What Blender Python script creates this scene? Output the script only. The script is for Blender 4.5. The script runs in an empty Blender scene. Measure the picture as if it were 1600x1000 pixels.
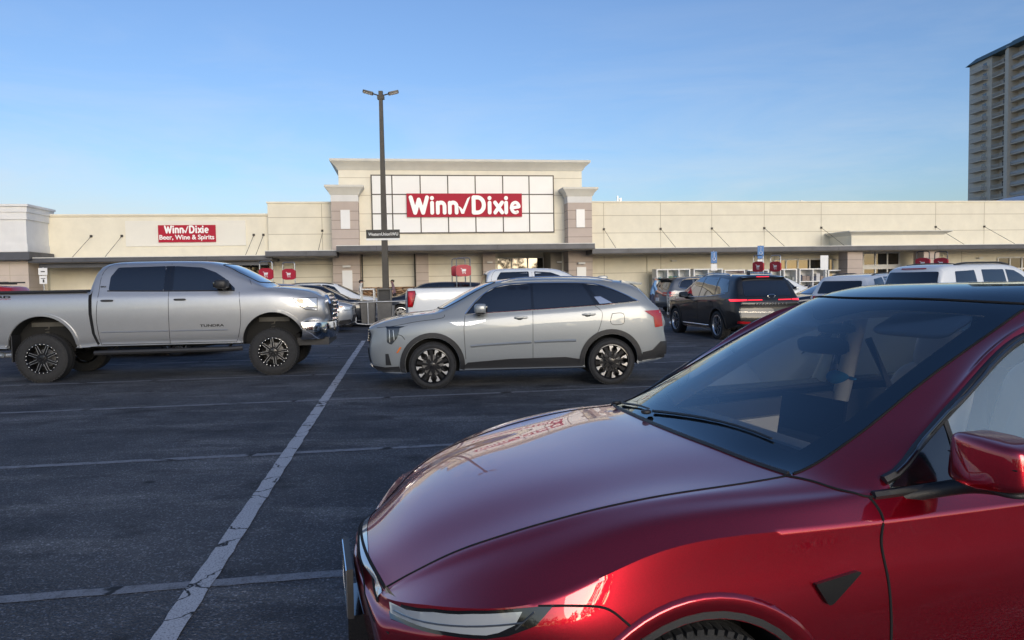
import bpy, bmesh, math, random
import numpy as np
from mathutils import Vector, Matrix, noise
from mathutils.bvhtree import BVHTree
from mathutils.geometry import delaunay_2d_cdt
R = math.radians
rnd = random.Random(7)
SC = bpy.context.scene
COL = SC.collection
# ------------------------------------------------------------ camera
cd = bpy.data.cameras.new('camera'); cam = bpy.data.objects.new('camera', cd); COL.objects.link(cam)
cd.sensor_width = 36; cd.lens = 36 * 1155 / 1600; cd.clip_start = .05; cd.clip_end = 3000
cam.matrix_world = Matrix.Translation((0, 0, 1.64)) @ Matrix.Rotation(R(90 - 2.924), 4, 'X') @ Matrix.Rotation(R(-1.0), 4, 'Z')
SC.camera = cam
SC.render.resolution_x = 1024; SC.render.resolution_y = 640
SC.view_settings.view_transform = 'Standard'; SC.view_settings.look = 'None'
SC.view_settings.exposure = EXPOSURE = 0.08
SC.view_settings.gamma = 1
# ------------------------------------------------------------ sky and sun
SUN_EL, SUN_AZ = 9.0, 158.0          # degrees; azimuth clockwise from +Y
W = bpy.data.worlds.new("World"); SC.world = W; W.use_nodes = True
nt = W.node_tree; N = nt.nodes; N.clear()
out = N.new('ShaderNodeOutputWorld'); bg = N.new('ShaderNodeBackground'); sky = N.new('ShaderNodeTexSky')
sky.sky_type = 'NISHITA'; sky.sun_disc = False; sky.sun_elevation = R(SUN_EL); sky.sun_rotation = R(SUN_AZ)
sky.air_density = 1.0; sky.dust_density = 1.2; sky.ozone_density = 1.6
bg.inputs['Strength'].default_value = .15
tc = N.new('ShaderNodeTexCoord'); mp = N.new('ShaderNodeMapping'); mp.inputs['Scale'].default_value = (1.0, 1.0, 5.5)
nz = N.new('ShaderNodeTexNoise'); nz.inputs['Scale'].default_value = 2.2; nz.inputs['Detail'].default_value = 9; nz.inputs['Roughness'].default_value = .62
nz.inputs['Distortion'].default_value = .5
cr = N.new('ShaderNodeValToRGB'); cr.color_ramp.elements[0].position = .44; cr.color_ramp.elements[1].position = .74
cr.color_ramp.elements[1].color = (.62, .62, .62, 1)
sep = N.new('ShaderNodeSeparateXYZ'); mr = N.new('ShaderNodeMapRange')
mr.inputs['From Min'].default_value = .02; mr.inputs['From Max'].default_value = .36; mr.inputs['To Min'].default_value = 1; mr.inputs['To Max'].default_value = .0
mul = N.new('ShaderNodeMath'); mul.operation = 'MULTIPLY'
mix = N.new('ShaderNodeMixRGB'); mix.inputs['Color2'].default_value = (4.6, 4.9, 5.2, 1)
L = nt.links.new
L(tc.outputs['Generated'], mp.inputs['Vector']); L(mp.outputs['Vector'], nz.inputs['Vector'])
L(tc.outputs['Generated'], sep.inputs['Vector']); L(sep.outputs['Z'], mr.inputs['Value'])
lw = N.new('ShaderNodeMapRange'); lw.inputs['From Min'].default_value = -.36; lw.inputs['From Max'].default_value = -.60; lw.inputs['To Max'].default_value = .34; L(sep.outputs['X'], lw.inputs['Value'])
hz_ = N.new('ShaderNodeMapRange'); hz_.inputs['From Min'].default_value = .20; hz_.inputs['From Max'].default_value = .12; L(sep.outputs['Z'], hz_.inputs['Value'])
lm = N.new('ShaderNodeMath'); lm.operation = 'MULTIPLY'; L(lw.outputs['Result'], lm.inputs[0]); L(hz_.outputs['Result'], lm.inputs[1])
na = N.new('ShaderNodeMath'); na.operation = 'MULTIPLY_ADD'; na.inputs[1].default_value = 1.0; L(nz.outputs['Fac'], na.inputs[0]); L(lm.outputs[0], na.inputs[2]); L(na.outputs[0], cr.inputs['Fac'])
L(cr.outputs['Color'], mul.inputs[0]); L(mr.outputs['Result'], mul.inputs[1]); L(mul.outputs['Value'], mix.inputs['Fac'])
tint = N.new('ShaderNodeMixRGB'); tint.blend_type = 'MULTIPLY'; tint.inputs['Fac'].default_value = 1; tint.inputs['Color2'].default_value = (.92, 1.06, 1.42, 1)
L(sky.outputs['Color'], tint.inputs['Color1']); L(tint.outputs['Color'], mix.inputs['Color1'])
L(mix.outputs['Color'], bg.inputs['Color']); L(bg.outputs['Background'], out.inputs['Surface'])
sl = bpy.data.lights.new('sun', 'SUN'); sun = bpy.data.objects.new('sun', sl); COL.objects.link(sun)
sl.energy = 2.0; sl.angle = R(38); sl.color = (1.0, .90, .77)
sd = Vector((math.sin(R(SUN_AZ)) * math.cos(R(SUN_EL)), math.cos(R(SUN_AZ)) * math.cos(R(SUN_EL)), math.sin(R(SUN_EL + 5))))
sun.rotation_euler = sd.to_track_quat('Z', 'Y').to_euler(); sun.location = sd * 50

# ------------------------------------------------------------ materials
MATS = {}
def _bsdf(name):
    m = bpy.data.materials.new(name); m.use_nodes = True
    return m, m.node_tree.nodes, m.node_tree.links, m.node_tree.nodes['Principled BSDF']
def mat(name, col, rough=.6, metal=0, coat=0, emit=None, es=1, var=.0, vscale=3, bump=0, bscale=40, spec=.5, coatrough=.03):
    if name in MATS: return MATS[name]
    m, n, l, b = _bsdf(name)
    c = (*col, 1)
    b.inputs['Base Color'].default_value = c; b.inputs['Roughness'].default_value = rough; b.inputs['Metallic'].default_value = metal
    b.inputs['Coat Weight'].default_value = coat; b.inputs['Coat Roughness'].default_value = coatrough
    b.inputs['Specular IOR Level'].default_value = spec
    if emit: b.inputs['Emission Color'].default_value = (*emit, 1); b.inputs['Emission Strength'].default_value = es
    t = n.new('ShaderNodeTexCoord')
    if var:
        z = n.new('ShaderNodeTexNoise'); z.inputs['Scale'].default_value = vscale; z.inputs['Detail'].default_value = 6; z.inputs['Roughness'].default_value = .65
        l.new(t.outputs['Object'], z.inputs['Vector'])
        mx = n.new('ShaderNodeMixRGB'); mx.inputs['Color1'].default_value = (*[v * (1 - var) for v in col], 1); mx.inputs['Color2'].default_value = (*[min(1, v * (1 + var)) for v in col], 1)
        mm = n.new('ShaderNodeMapRange'); mm.inputs['From Min'].default_value = .3; mm.inputs['From Max'].default_value = .7
        l.new(z.outputs['Fac'], mm.inputs['Value']); l.new(mm.outputs['Result'], mx.inputs['Fac']); l.new(mx.outputs['Color'], b.inputs['Base Color'])
    if bump:
        z2 = n.new('ShaderNodeTexNoise'); z2.inputs['Scale'].default_value = bscale; z2.inputs['Detail'].default_value = 5
        l.new(t.outputs['Object'], z2.inputs['Vector'])
        bp = n.new('ShaderNodeBump'); bp.inputs['Strength'].default_value = bump; bp.inputs['Distance'].default_value = .01
        l.new(z2.outputs['Fac'], bp.inputs['Height']); l.new(bp.outputs['Normal'], b.inputs['Normal'])
    MATS[name] = m; return m
def paint(name, col, metal=.5, rough=.38, dirt=.12, peel=.0, cior=1.5):
    """car paint: metallic base under clear coat, dark lining on the back face"""
    if name in MATS: return MATS[name]
    m, n, l, b = _bsdf(name)
    b.inputs['Metallic'].default_value = metal; b.inputs['Roughness'].default_value = rough
    b.inputs['Coat Weight'].default_value = 1; b.inputs['Coat Roughness'].default_value = .03; b.inputs['Coat IOR'].default_value = cior
    t = n.new('ShaderNodeTexCoord')
    z = n.new('ShaderNodeTexNoise'); z.inputs['Scale'].default_value = 260; z.inputs['Detail'].default_value = 1
    l.new(t.outputs['Object'], z.inputs['Vector'])
    mx = n.new('ShaderNodeMixRGB'); mx.inputs['Color1'].default_value = (*[v * .8 for v in col], 1); mx.inputs['Color2'].default_value = (*[min(1, v * 1.2) for v in col], 1)
    l.new(z.outputs['Fac'], mx.inputs['Fac'])
    # road dust on the lower flanks, patchy
    g = n.new('ShaderNodeTexNoise'); g.inputs['Scale'].default_value = 5; g.inputs['Detail'].default_value = 8; g.inputs['Roughness'].default_value = .7
    l.new(t.outputs['Object'], g.inputs['Vector'])
    mr = n.new('ShaderNodeMapRange'); mr.inputs['From Min'].default_value = .45; mr.inputs['From Max'].default_value = .75; mr.inputs['To Max'].default_value = dirt
    l.new(g.outputs['Fac'], mr.inputs['Value'])
    dx = n.new('ShaderNodeMixRGB'); dx.inputs['Color2'].default_value = (.23, .21, .19, 1)
    l.new(mr.outputs['Result'], dx.inputs['Fac']); l.new(mx.outputs['Color'], dx.inputs['Color1'])
    ge = n.new('ShaderNodeNewGeometry'); bf = n.new('ShaderNodeMixRGB'); bf.inputs['Color2'].default_value = (.02, .02, .022, 1)
    l.new(ge.outputs['Backfacing'], bf.inputs['Fac']); l.new(dx.outputs['Color'], bf.inputs['Color1']); l.new(bf.outputs['Color'], b.inputs['Base Color'])
    inv = n.new('ShaderNodeMath'); inv.operation = 'SUBTRACT'; inv.inputs[0].default_value = 1
    l.new(ge.outputs['Backfacing'], inv.inputs[1]); l.new(inv.outputs[0], b.inputs['Coat Weight'])
    rr = n.new('ShaderNodeMapRange'); rr.inputs['From Min'].default_value = .4; rr.inputs['From Max'].default_value = .8; rr.inputs['To Min'].default_value = .0; rr.inputs['To Max'].default_value = .03
    l.new(g.outputs['Fac'], rr.inputs['Value']); l.new(rr.outputs['Result'], b.inputs['Coat Roughness'])
    if peel:
        z2 = n.new('ShaderNodeTexNoise'); z2.inputs['Scale'].default_value = 55; z2.inputs['Detail'].default_value = 1
        l.new(t.outputs['Object'], z2.inputs['Vector'])
        bp = n.new('ShaderNodeBump'); bp.inputs['Strength'].default_value = peel; bp.inputs['Distance'].default_value = .001
        l.new(z2.outputs['Fac'], bp.inputs['Height']); l.new(bp.outputs['Normal'], b.inputs['Coat Normal'])
    MATS[name] = m; return m
def clear_glass(name, tintc, ior=1.75, film=0):
    if name in MATS: return MATS[name]
    m = bpy.data.materials.new(name); m.use_nodes = True; n = m.node_tree.nodes; l = m.node_tree.links; n.clear()
    o = n.new('ShaderNodeOutputMaterial'); mx = n.new('ShaderNodeMixShader'); tr = n.new('ShaderNodeBsdfTransparent'); gl = n.new('ShaderNodeBsdfGlossy')
    fr = n.new('ShaderNodeFresnel'); fr.inputs['IOR'].default_value = ior
    tr.inputs['Color'].default_value = (*tintc, 1); gl.inputs['Roughness'].default_value = .01; gl.inputs['Color'].default_value = (.80, .93, 1, 1)
    l.new(fr.outputs['Fac'], mx.inputs['Fac']); l.new(tr.outputs[0], mx.inputs[1]); l.new(gl.outputs[0], mx.inputs[2]); 
    df = n.new('ShaderNodeBsdfDiffuse'); df.inputs['Color'].default_value = (.62, .72, .70, 1); m2 = n.new('ShaderNodeMixShader'); m2.inputs['Fac'].default_value = film  # film: pale diffuse share painted in for sky glow mirrored by the glass
    l.new(mx.outputs[0], m2.inputs[1]); l.new(df.outputs[0], m2.inputs[2]); l.new(m2.outputs[0], o.inputs['Surface'])
    MATS[name] = m; return m
M_DARKGLASS = mat('tinted glass', (.008, .009, .011), .02, 0, 1, spec=.9)
M_MIDGLASS = mat('windshield glass', (.02, .024, .028), .02, 0, 1, spec=.9)
M_BLACK = mat('black plastic', (.022, .022, .024), .5, bump=.15, bscale=300)
M_GLOSSBLACK = mat('gloss black', (.006, .006, .007), .12, 0, 1)
M_RUBBER = mat('tyre rubber', (.022, .022, .023), .82, var=.3, vscale=20, bump=.3, bscale=120)
M_WELL = mat('wheel well', (.012, .012, .012), .95)
M_CHROME = mat('chrome', (.78, .79, .8), .08, 1)
M_SATIN = mat('satin silver', (.62, .63, .65), .25, 1)
M_MILLED = mat('milled aluminium', (.75, .75, .76), .28, .9)
M_GAP = mat('panel gap', (.004, .004, .005), .9)
M_REDLENS = mat('red lens', (.35, .008, .012), .12, 0, 1)
M_REDLIT = mat('lit red lens', (.5, .01, .02), .2, 0, 1, emit=(1, .03, .05), es=1.6)
M_AMBER = mat('amber lens', (.75, .2, .04), .15, 0, 1)
M_LENS = mat('clear lens', (.55, .58, .6), .08, .4, 1)
M_LENSDARK = mat('smoked lens', (.06, .065, .07), .06, .2, 1)
M_WHITE = mat('white paint', (.78, .78, .77), .5, var=.03, vscale=4)
M_GALV = mat('galvanised steel', (.42, .43, .44), .42, .8, var=.15, vscale=8)

# ------------------------------------------------------------ mesh helpers
def bm_box(bm, x0, x1, y0, y1, z0, z1, mi=0):
    vs = [bm.verts.new(p) for p in ((x0, y0, z0), (x1, y0, z0), (x1, y1, z0), (x0, y1, z0), (x0, y0, z1), (x1, y0, z1), (x1, y1, z1), (x0, y1, z1))]
    for f in ((0, 3, 2, 1), (4, 5, 6, 7), (0, 1, 5, 4), (1, 2, 6, 5), (2, 3, 7, 6), (3, 0, 4, 7)):
        bm.faces.new([vs[i] for i in f]).material_index = mi
    return vs
def bm_prism(bm, poly, axis, a, b, mi=0):
    """extrude a 2D polygon along axis from a to b.  axis y: poly=(x,z); x: poly=(y,z); z: poly=(x,y)"""
    def P(p, t):
        return {'x': (t, p[0], p[1]), 'y': (p[0], t, p[1]), 'z': (p[0], p[1], t)}[axis]
    A = [bm.verts.new(P(p, a)) for p in poly]; B = [bm.verts.new(P(p, b)) for p in poly]
    n = len(poly); fs = [bm.faces.new(A), bm.faces.new(B[::-1])]
    for i in range(n): fs.append(bm.faces.new((A[i], B[i], B[(i + 1) % n], A[(i + 1) % n])))
    for f in fs: f.material_index = mi
def bm_tube(bm, pts, r, n=6, mi=0, closed=False, rs=None):
    pts = [Vector(p) for p in pts]; rings = []
    for i, p in enumerate(pts):
        if closed: d = pts[(i + 1) % len(pts)] - pts[i - 1]
        else: d = pts[min(i + 1, len(pts) - 1)] - pts[max(i - 1, 0)]
        if d.length < 1e-9: d = Vector((0, 0, 1))
        d.normalize(); ref = Vector((0, 0, 1)) if abs(d.z) < .9 else Vector((1, 0, 0))
        u = d.cross(ref).normalized(); v = d.cross(u)
        rr = rs[i] if rs else r
        rings.append([bm.verts.new(p + u * math.cos(2 * math.pi * k / n) * rr + v * math.sin(2 * math.pi * k / n) * rr) for k in range(n)])
    m = len(rings)
    for i in range(m if closed else m - 1):
        A, B = rings[i], rings[(i + 1) % m]
        for k in range(n):
            f = bm.faces.new((A[k], A[(k + 1) % n], B[(k + 1) % n], B[k])); f.material_index = mi; f.smooth = True
    if not closed:
        for rg in (rings[0][::-1], rings[-1]): bm.faces.new(rg).material_index = mi
def bm_lathe(bm, prof, axis='y', n=32, c=(0, 0, 0), mi=0, smooth=True, cap=True):
    """prof: list of (t along axis, radius)"""
    rings = []
    for t, r in prof:
        ring = []
        for k in range(n):
            a = 2 * math.pi * k / n; ca, sa = math.cos(a) * r, math.sin(a) * r
            p = {'y': (ca, t, sa), 'z': (ca, sa, t), 'x': (t, ca, sa)}[axis]
            ring.append(bm.verts.new((p[0] + c[0], p[1] + c[1], p[2] + c[2])))
        rings.append(ring)
    for i in range(len(rings) - 1):
        A, B = rings[i], rings[i + 1]
        for k in range(n):
            f = bm.faces.new((A[k], A[(k + 1) % n], B[(k + 1) % n], B[k])); f.material_index = mi; f.smooth = smooth
    for (t, r), rg in ((prof[0], rings[0]), (prof[-1], rings[-1])):
        if r > 1e-6 and cap: bm.faces.new(rg).material_index = mi
def link(name, me, mats, parent=None):
    o = bpy.data.objects.new(name, me); COL.objects.link(o)
    if mats is not None:
        for m in (mats if isinstance(mats, (list, tuple)) else [mats]): me.materials.append(m)
    if parent: o.parent = parent
    return o
def build(name, bm, mats, parent=None, angle=35, bevel=0):
    if bevel:
        bmesh.ops.bevel(bm, geom=[e for e in bm.edges if len(e.link_faces) == 2 and e.calc_face_angle(0) > .6], offset=bevel, segments=1, affect='EDGES', clamp_overlap=True)
    bmesh.ops.recalc_face_normals(bm, faces=bm.faces)
    me = bpy.data.meshes.new(name); bm.to_mesh(me); bm.free()
    if angle:
        me.polygons.foreach_set('use_smooth', [True] * len(me.polygons)); me.set_sharp_from_angle(angle=R(angle))
    return link(name, me, mats, parent)
def boxes(name, lst, mats, parent=None, bevel=0):
    bm = bmesh.new()
    for b in lst: bm_box(bm, *b)
    return build(name, bm, mats, parent, 30, bevel)
def tag(o, label=None, cat=None, group=None, kind=None):
    if label: o['label'] = label
    if cat: o['category'] = cat
    if group: o['group'] = group
    if kind: o['kind'] = kind
    return o
def thing(name, label, cat, loc=(0, 0, 0), rz=0, group=None):
    o = bpy.data.objects.new(name, None); COL.objects.link(o); o.location = loc; o.rotation_euler = (0, 0, R(rz))
    return tag(o, label, cat, group)
def copy_tree(o, parent=None):
    c = o.copy(); COL.objects.link(c); c.parent = parent
    for ch in list(o.children): copy_tree(ch, c)
    return c
def evaluated(o):
    dg = bpy.context.evaluated_depsgraph_get(); dg.update()
    return bpy.data.meshes.new_from_object(o.evaluated_get(dg))
def text_obj(name, s, x0, x1, zb, zt, y, depth, m, parent, bold=0, face='-y', spacing=1):
    """lettering standing in the x-z plane, read from -y ('-y'), from +y ('+y'), or from -x ('-x')"""
    cu = bpy.data.curves.new(name, 'FONT'); cu.body = s; cu.extrude = .5; cu.offset = bold; cu.size = 1; cu.space_character = spacing; cu.resolution_u = 4
    o = bpy.data.objects.new('tmp', cu); COL.objects.link(o); me = evaluated(o); bpy.data.objects.remove(o)
    co = np.empty(len(me.vertices) * 3); me.vertices.foreach_get('co', co); co = co.reshape(-1, 3)
    mn, mx = co.min(0), co.max(0); co = (co - mn) / (mx - mn)
    X = x0 + (x1 - x0) * co[:, 0]; Z = zb + (zt - zb) * co[:, 1]; D = depth * co[:, 2]
    if face == '-y': P = np.stack([X, y - D, Z], 1)
    elif face == '+y': P = np.stack([x0 + x1 - X, y + D, Z], 1)
    elif face == '-x': P = np.stack([y - D, x0 + x1 - X, Z], 1)
    me.vertices.foreach_set('co', P.ravel()); me.update()
    me.materials.clear()
    return link(name, me, m, parent)

# ------------------------------------------------------------ shaped car shells
def interp(keys, x):
    xs = [k[0] for k in keys]; n = len(keys)
    if x <= xs[0]: return keys[0][1]
    if x >= xs[-1]: return keys[-1][1]
    for i in range(n - 1):
        if xs[i] <= x <= xs[i + 1]: break
    d = [(keys[j + 1][1] - keys[j][1]) / (xs[j + 1] - xs[j]) for j in range(n - 1)]
    def slope(j):
        if j == 0: return d[0]
        if j == n - 1: return d[-1]
        a, b = d[j - 1], d[j]
        if a * b <= 0: return 0.
        h0, h1 = xs[j] - xs[j - 1], xs[j + 1] - xs[j]; w1, w2 = 2 * h1 + h0, h1 + 2 * h0
        return (w1 + w2) / (w1 / a + w2 / b)
    h = xs[i + 1] - xs[i]; t = (x - xs[i]) / h; m0, m1 = slope(i) * h, slope(i + 1) * h
    return keys[i][1] * (2 * t**3 - 3 * t**2 + 1) + m0 * (t**3 - 2 * t**2 + t) + keys[i + 1][1] * (-2 * t**3 + 3 * t**2) + m1 * (t**3 - t**2)
def shell(xs, P, K, cellmat=None, creases=(), level=2, iters=4, nose_bow=.06, tail_bow=.06, crease_stations=()):
    """xs: number of stations; P[i][r]=(x,y,z) half-section r=0 bottom .. r=M centre line; K: index of the rail where the end caps' top row starts"""
    ns = len(P); M = len(P[0]) - 1
    bm = bmesh.new(); cl = bm.edges.layers.float.new('crease_edge')
    V = []
    for i in range(ns):
        row = [bm.verts.new(P[i][r]) for r in range(M)] + [bm.verts.new(P[i][M])] + [bm.verts.new((P[i][r][0], -P[i][r][1], P[i][r][2])) for r in range(M - 1, -1, -1)]
        V.append(row)
    nr = 2 * M + 1
    def q(a, mi):
        f = bm.faces.new(a); f.material_index = mi; f.smooth = True
    for i in range(ns - 1):
        for r in range(nr - 1):
            rr = r if r < M else 2 * M - 1 - r
            q((V[i][r], V[i][r + 1], V[i + 1][r + 1], V[i + 1][r]), cellmat(i, rr) if cellmat else 0)
    for end, bow in ((0, -tail_bow), (ns - 1, nose_bow)):
        ring = V[end]; cols = list(range(K, nr - K))
        prev = None; fr = [ring[c].co.y / max(1e-6, ring[K].co.y) for c in cols]
        x0 = ring[K].co.x; bowtop = [ring[c].co.x - x0 for c in cols]
        for r in range(K, -1, -1):
            if r == K: row = [ring[c] for c in cols]
            else:
                a = ring[r].co; row = [ring[r]]
                for j in range(1, len(cols) - 1):
                    row.append(bm.verts.new((a.x + bow * (1 - fr[j]**2), a.y * fr[j], a.z)))
                row.append(ring[nr - 1 - r])
            if prev:
                for j in range(len(cols) - 1):
                    f = (prev[j], prev[j + 1], row[j + 1], row[j])
                    q(f if end else f[::-1], cellmat(end - (1 if end else 0), -1 - r) if cellmat else 0)
            prev = row
        if end == 0: b0 = prev
        else: b1 = prev
    for i in range(ns - 1):
        a = [V[i][0], V[i + 1][0]]; b = [V[i + 1][nr - 1], V[i][nr - 1]]
        mid1 = b1[1:-1] if i == ns - 2 else []; mid0 = b0[1:-1][::-1] if i == 0 else []
        q([a[0], a[1]] + mid1 + [b[0], b[1]] + mid0, 0)
    for r, v in creases:
        for i in range(ns - 1):
            for c in (r, nr - 1 - r):
                e = bm.edges.get((V[i][c], V[i + 1][c]))
                if e: e[cl] = v
    for i, v in crease_stations:
        for c in range(nr - 1):
            e = bm.edges.get((V[i][c], V[i][c + 1]))
            if e: e[cl] = v
    bmesh.ops.recalc_face_normals(bm, faces=bm.faces)
    me = bpy.data.meshes.new('shell'); bm.to_mesh(me); bm.free()
    o = bpy.data.objects.new('shell', me); COL.objects.link(o)
    md = o.modifiers.new('s', 'SUBSURF'); md.subdivision_type = 'CATMULL_CLARK'; md.levels = 2; md.boundary_smooth = 'PRESERVE_CORNERS'
    n0 = len(me.vertices); tgt = np.empty(n0 * 3); me.vertices.foreach_get('co', tgt); cur = tgt.copy()
    for _ in range(iters):
        ev = evaluated(o); q_ = np.empty(len(ev.vertices) * 3); ev.vertices.foreach_get('co', q_); bpy.data.meshes.remove(ev)
        cur = cur + (tgt - q_[:n0 * 3]) * .9
        me.vertices.foreach_set('co', cur); me.update()
    md.levels = level
    return o
def cut_arches(o, wheels, rad, width, mats, zc=None):
    """wheels: x positions; cylinders cut from both sides leave dark wheel wells"""
    bm = bmesh.new(); zc = zc or rad
    for k, x in enumerate(wheels):
        ri = rad[k] if isinstance(rad, (list, tuple)) else rad
        for s in (1, -1):
            n = 48; prof = []
            pts = []
            for j in range(n):
                a = 2 * math.pi * j / n; pts.append((x + math.cos(a) * ri, zc + math.sin(a) * ri))
            bm_prism(bm, pts, 'y', s * (width - .36), s * (width + .35), 1)
    bmesh.ops.recalc_face_normals(bm, faces=bm.faces)
    me = bpy.data.meshes.new('cut'); bm.to_mesh(me); bm.free(); c = bpy.data.objects.new('cut', me); COL.objects.link(c)
    for m in mats: me.materials.append(m); 
    if not o.data.materials:
        for m in mats: o.data.materials.append(m)
    md = o.modifiers.new('b', 'BOOLEAN'); md.operation = 'DIFFERENCE'; md.solver = 'EXACT'; md.object = c
    md.material_mode = 'INDEX'
    me2 = evaluated(o); o.modifiers.clear(); old = o.data; o.data = me2; bpy.data.meshes.remove(old); bpy.data.objects.remove(c)
    me2.polygons.foreach_set('use_smooth', [True] * len(me2.polygons)); me2.set_sharp_from_angle(angle=R(38))
    return o
def split_by_material(o, names, parent):
    """separate the faces of the given material slots into named child meshes"""
    me = o.data; res = {}
    for idx, nm in names.items():
        bm = bmesh.new(); bm.from_mesh(me)
        bmesh.ops.delete(bm, geom=[f for f in bm.faces if f.material_index != idx], context='FACES')
        # loose islands on either side become parts of their own
        m2 = bpy.data.meshes.new(nm); bm.to_mesh(m2); bm.free()
        m2.materials.clear()
        p = link(nm, m2, me.materials[idx], parent); res[idx] = p
    bm = bmesh.new(); bm.from_mesh(me)
    bmesh.ops.delete(bm, geom=[f for f in bm.faces if f.material_index in names], context='FACES')
    bm.to_mesh(me); bm.free()
    return res
class Surf:
    def __init__(s, me_or_objs):
        bm = bmesh.new()
        for o in (me_or_objs if isinstance(me_or_objs, list) else [me_or_objs]): bm.from_mesh(o.data)
        s.t = BVHTree.FromBMesh(bm); bm.free()
    def hit(s, a, b, side):
        D = {'L': ((a, 4, b), (0, -1, 0)), 'R': ((a, -4, b), (0, 1, 0)), 'F': ((8, a, b), (-1, 0, 0)), 'B': ((-12, a, b), (1, 0, 0)), 'T': ((a, b, 5), (0, 0, -1))}[side]
        h = s.t.ray_cast(Vector(D[0]), Vector(D[1]))
        if h[0] is None:
            guess = {'L': (a, .85, b), 'R': (a, -.85, b), 'F': (.8, a, b), 'B': (-3.6, a, b), 'T': (a, b, 1)}[side]
            h = s.t.find_nearest(Vector(guess))
        n = h[1]
        if n.dot(Vector(D[1])) > 0: n = -n
        return h[0], n
    def panel(s, name, poly, side, m, parent, off=.004, step=.08, round_=0, thick=.0, label=None, mi=0):
        """a 2D outline laid on the surface, following its curvature"""
        if round_: poly = rounded(poly, round_)
        # densify
        pts = []
        for i, p in enumerate(poly):
            q = poly[(i + 1) % len(poly)]; k = max(1, int(math.dist(p, q) / step))
            for j in range(k): pts.append((p[0] + (q[0] - p[0]) * j / k, p[1] + (q[1] - p[1]) * j / k))
        ar = sum(pts[i - 1][0] * pts[i][1] - pts[i][0] * pts[i - 1][1] for i in range(len(pts)))
        if ar < 0: pts = pts[::-1]
        n = len(pts); x0, x1 = min(p[0] for p in pts), max(p[0] for p in pts); y0, y1 = min(p[1] for p in pts), max(p[1] for p in pts)
        inner = []
        def inside(x, y):
            c = False
            for i in range(n):
                a, b = pts[i - 1], pts[i]
                if (a[1] > y) != (b[1] > y) and x < (b[0] - a[0]) * (y - a[1]) / (b[1] - a[1]) + a[0]: c = not c
            return c
        gx = x0 + step * .5
        while gx < x1:
            gy = y0 + step * .5
            while gy < y1:
                if inside(gx, gy) and min((gx - p[0])**2 + (gy - p[1])**2 for p in pts) > (step * .35)**2: inner.append((gx, gy))
                gy += step
            gx += step
        vs, es, fs, _, _, _ = delaunay_2d_cdt([Vector(p) for p in pts + inner], [(i, (i + 1) % n) for i in range(n)], [], 1, 1e-6)
        bm = bmesh.new(); BV = []
        for v in vs:
            p, nn = s.hit(v.x, v.y, side); BV.append(bm.verts.new(p + nn * (off + thick)))
        for f in fs:
            try: bm.faces.new([BV[i] for i in f]).smooth = True
            except ValueError: pass
        if thick:
            base = [bm.verts.new(s.hit(vs[i].x, vs[i].y, side)[0]) for i in range(n)]
            for i in range(n): bm.faces.new((BV[i], BV[(i + 1) % n], base[(i + 1) % n], base[i]))
        bmesh.ops.recalc_face_normals(bm, faces=bm.faces)
        # outward
        D = {'L': (0, 1, 0), 'R': (0, -1, 0), 'F': (1, 0, 0), 'B': (-1, 0, 0), 'T': (0, 0, 1)}[side]
        tot = Vector(); 
        for f in bm.faces: tot += f.normal * f.calc_area()
        if tot.dot(Vector(D)) < 0: bmesh.ops.reverse_faces(bm, faces=bm.faces)
        me = bpy.data.meshes.new(name); bm.to_mesh(me); bm.free()
        me.polygons.foreach_set('use_smooth', [True] * len(me.polygons)); me.set_sharp_from_angle(angle=R(40))
        o = link(name, me, m, parent)
        if label: o['label'] = label
        return o
    def lines(s, name, lst, m, parent, r=.004, off=.0, step=.05, closed=False, n=5, smooth=True):
        """tubes following the surface; lst: [(side, [(a,b),...]), ...]"""
        bm = bmesh.new()
        for side, pl in lst:
            pl = list(pl); 
            if smooth and len(pl) > 2: pl = catmull(pl, closed)
            pts = []; m_ = len(pl)
            for i in range(m_ if closed else m_ - 1):
                p, q = pl[i], pl[(i + 1) % m_]; k = max(1, int(math.dist(p, q) / step))
                for j in range(k): pts.append((p[0] + (q[0] - p[0]) * j / k, p[1] + (q[1] - p[1]) * j / k))
            if not closed: pts.append(pl[-1])
            P = []
            for a, b in pts:
                h, nn = s.hit(a, b, side); P.append(h + nn * off)
            bm_tube(bm, P, r, n, closed=closed)
        return build(name, bm, m, parent, 60)
def catmull(pl, closed=False, k=5):
    out = []; n = len(pl)
    for i in range(n if closed else n - 1):
        p0 = pl[(i - 1) % n] if closed or i > 0 else pl[0]; p1 = pl[i]; p2 = pl[(i + 1) % n]; p3 = pl[(i + 2) % n] if closed or i + 2 < n else pl[-1]
        for j in range(k):
            t = j / k
            out.append(tuple(.5 * (2 * p1[d] + (p2[d] - p0[d]) * t + (2 * p0[d] - 5 * p1[d] + 4 * p2[d] - p3[d]) * t * t + (3 * p1[d] - p0[d] - 3 * p2[d] + p3[d]) * t**3) for d in range(len(p1))))
    if not closed: out.append(tuple(pl[-1]))
    return out
def rounded(poly, r, k=4):
    out = []; n = len(poly)
    for i in range(n):
        a, b, c = Vector(poly[i - 1]), Vector(poly[i]), Vector(poly[(i + 1) % n])
        u, v = (a - b), (c - b); rr = min(r, u.length * .45, v.length * .45)
        p, q = b + u.normalized() * rr, b + v.normalized() * rr
        for j in range(k + 1):
            t = j / k; out.append(tuple((1 - t)**2 * p + 2 * t * (1 - t) * b + t * t * q))
    return out
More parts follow.
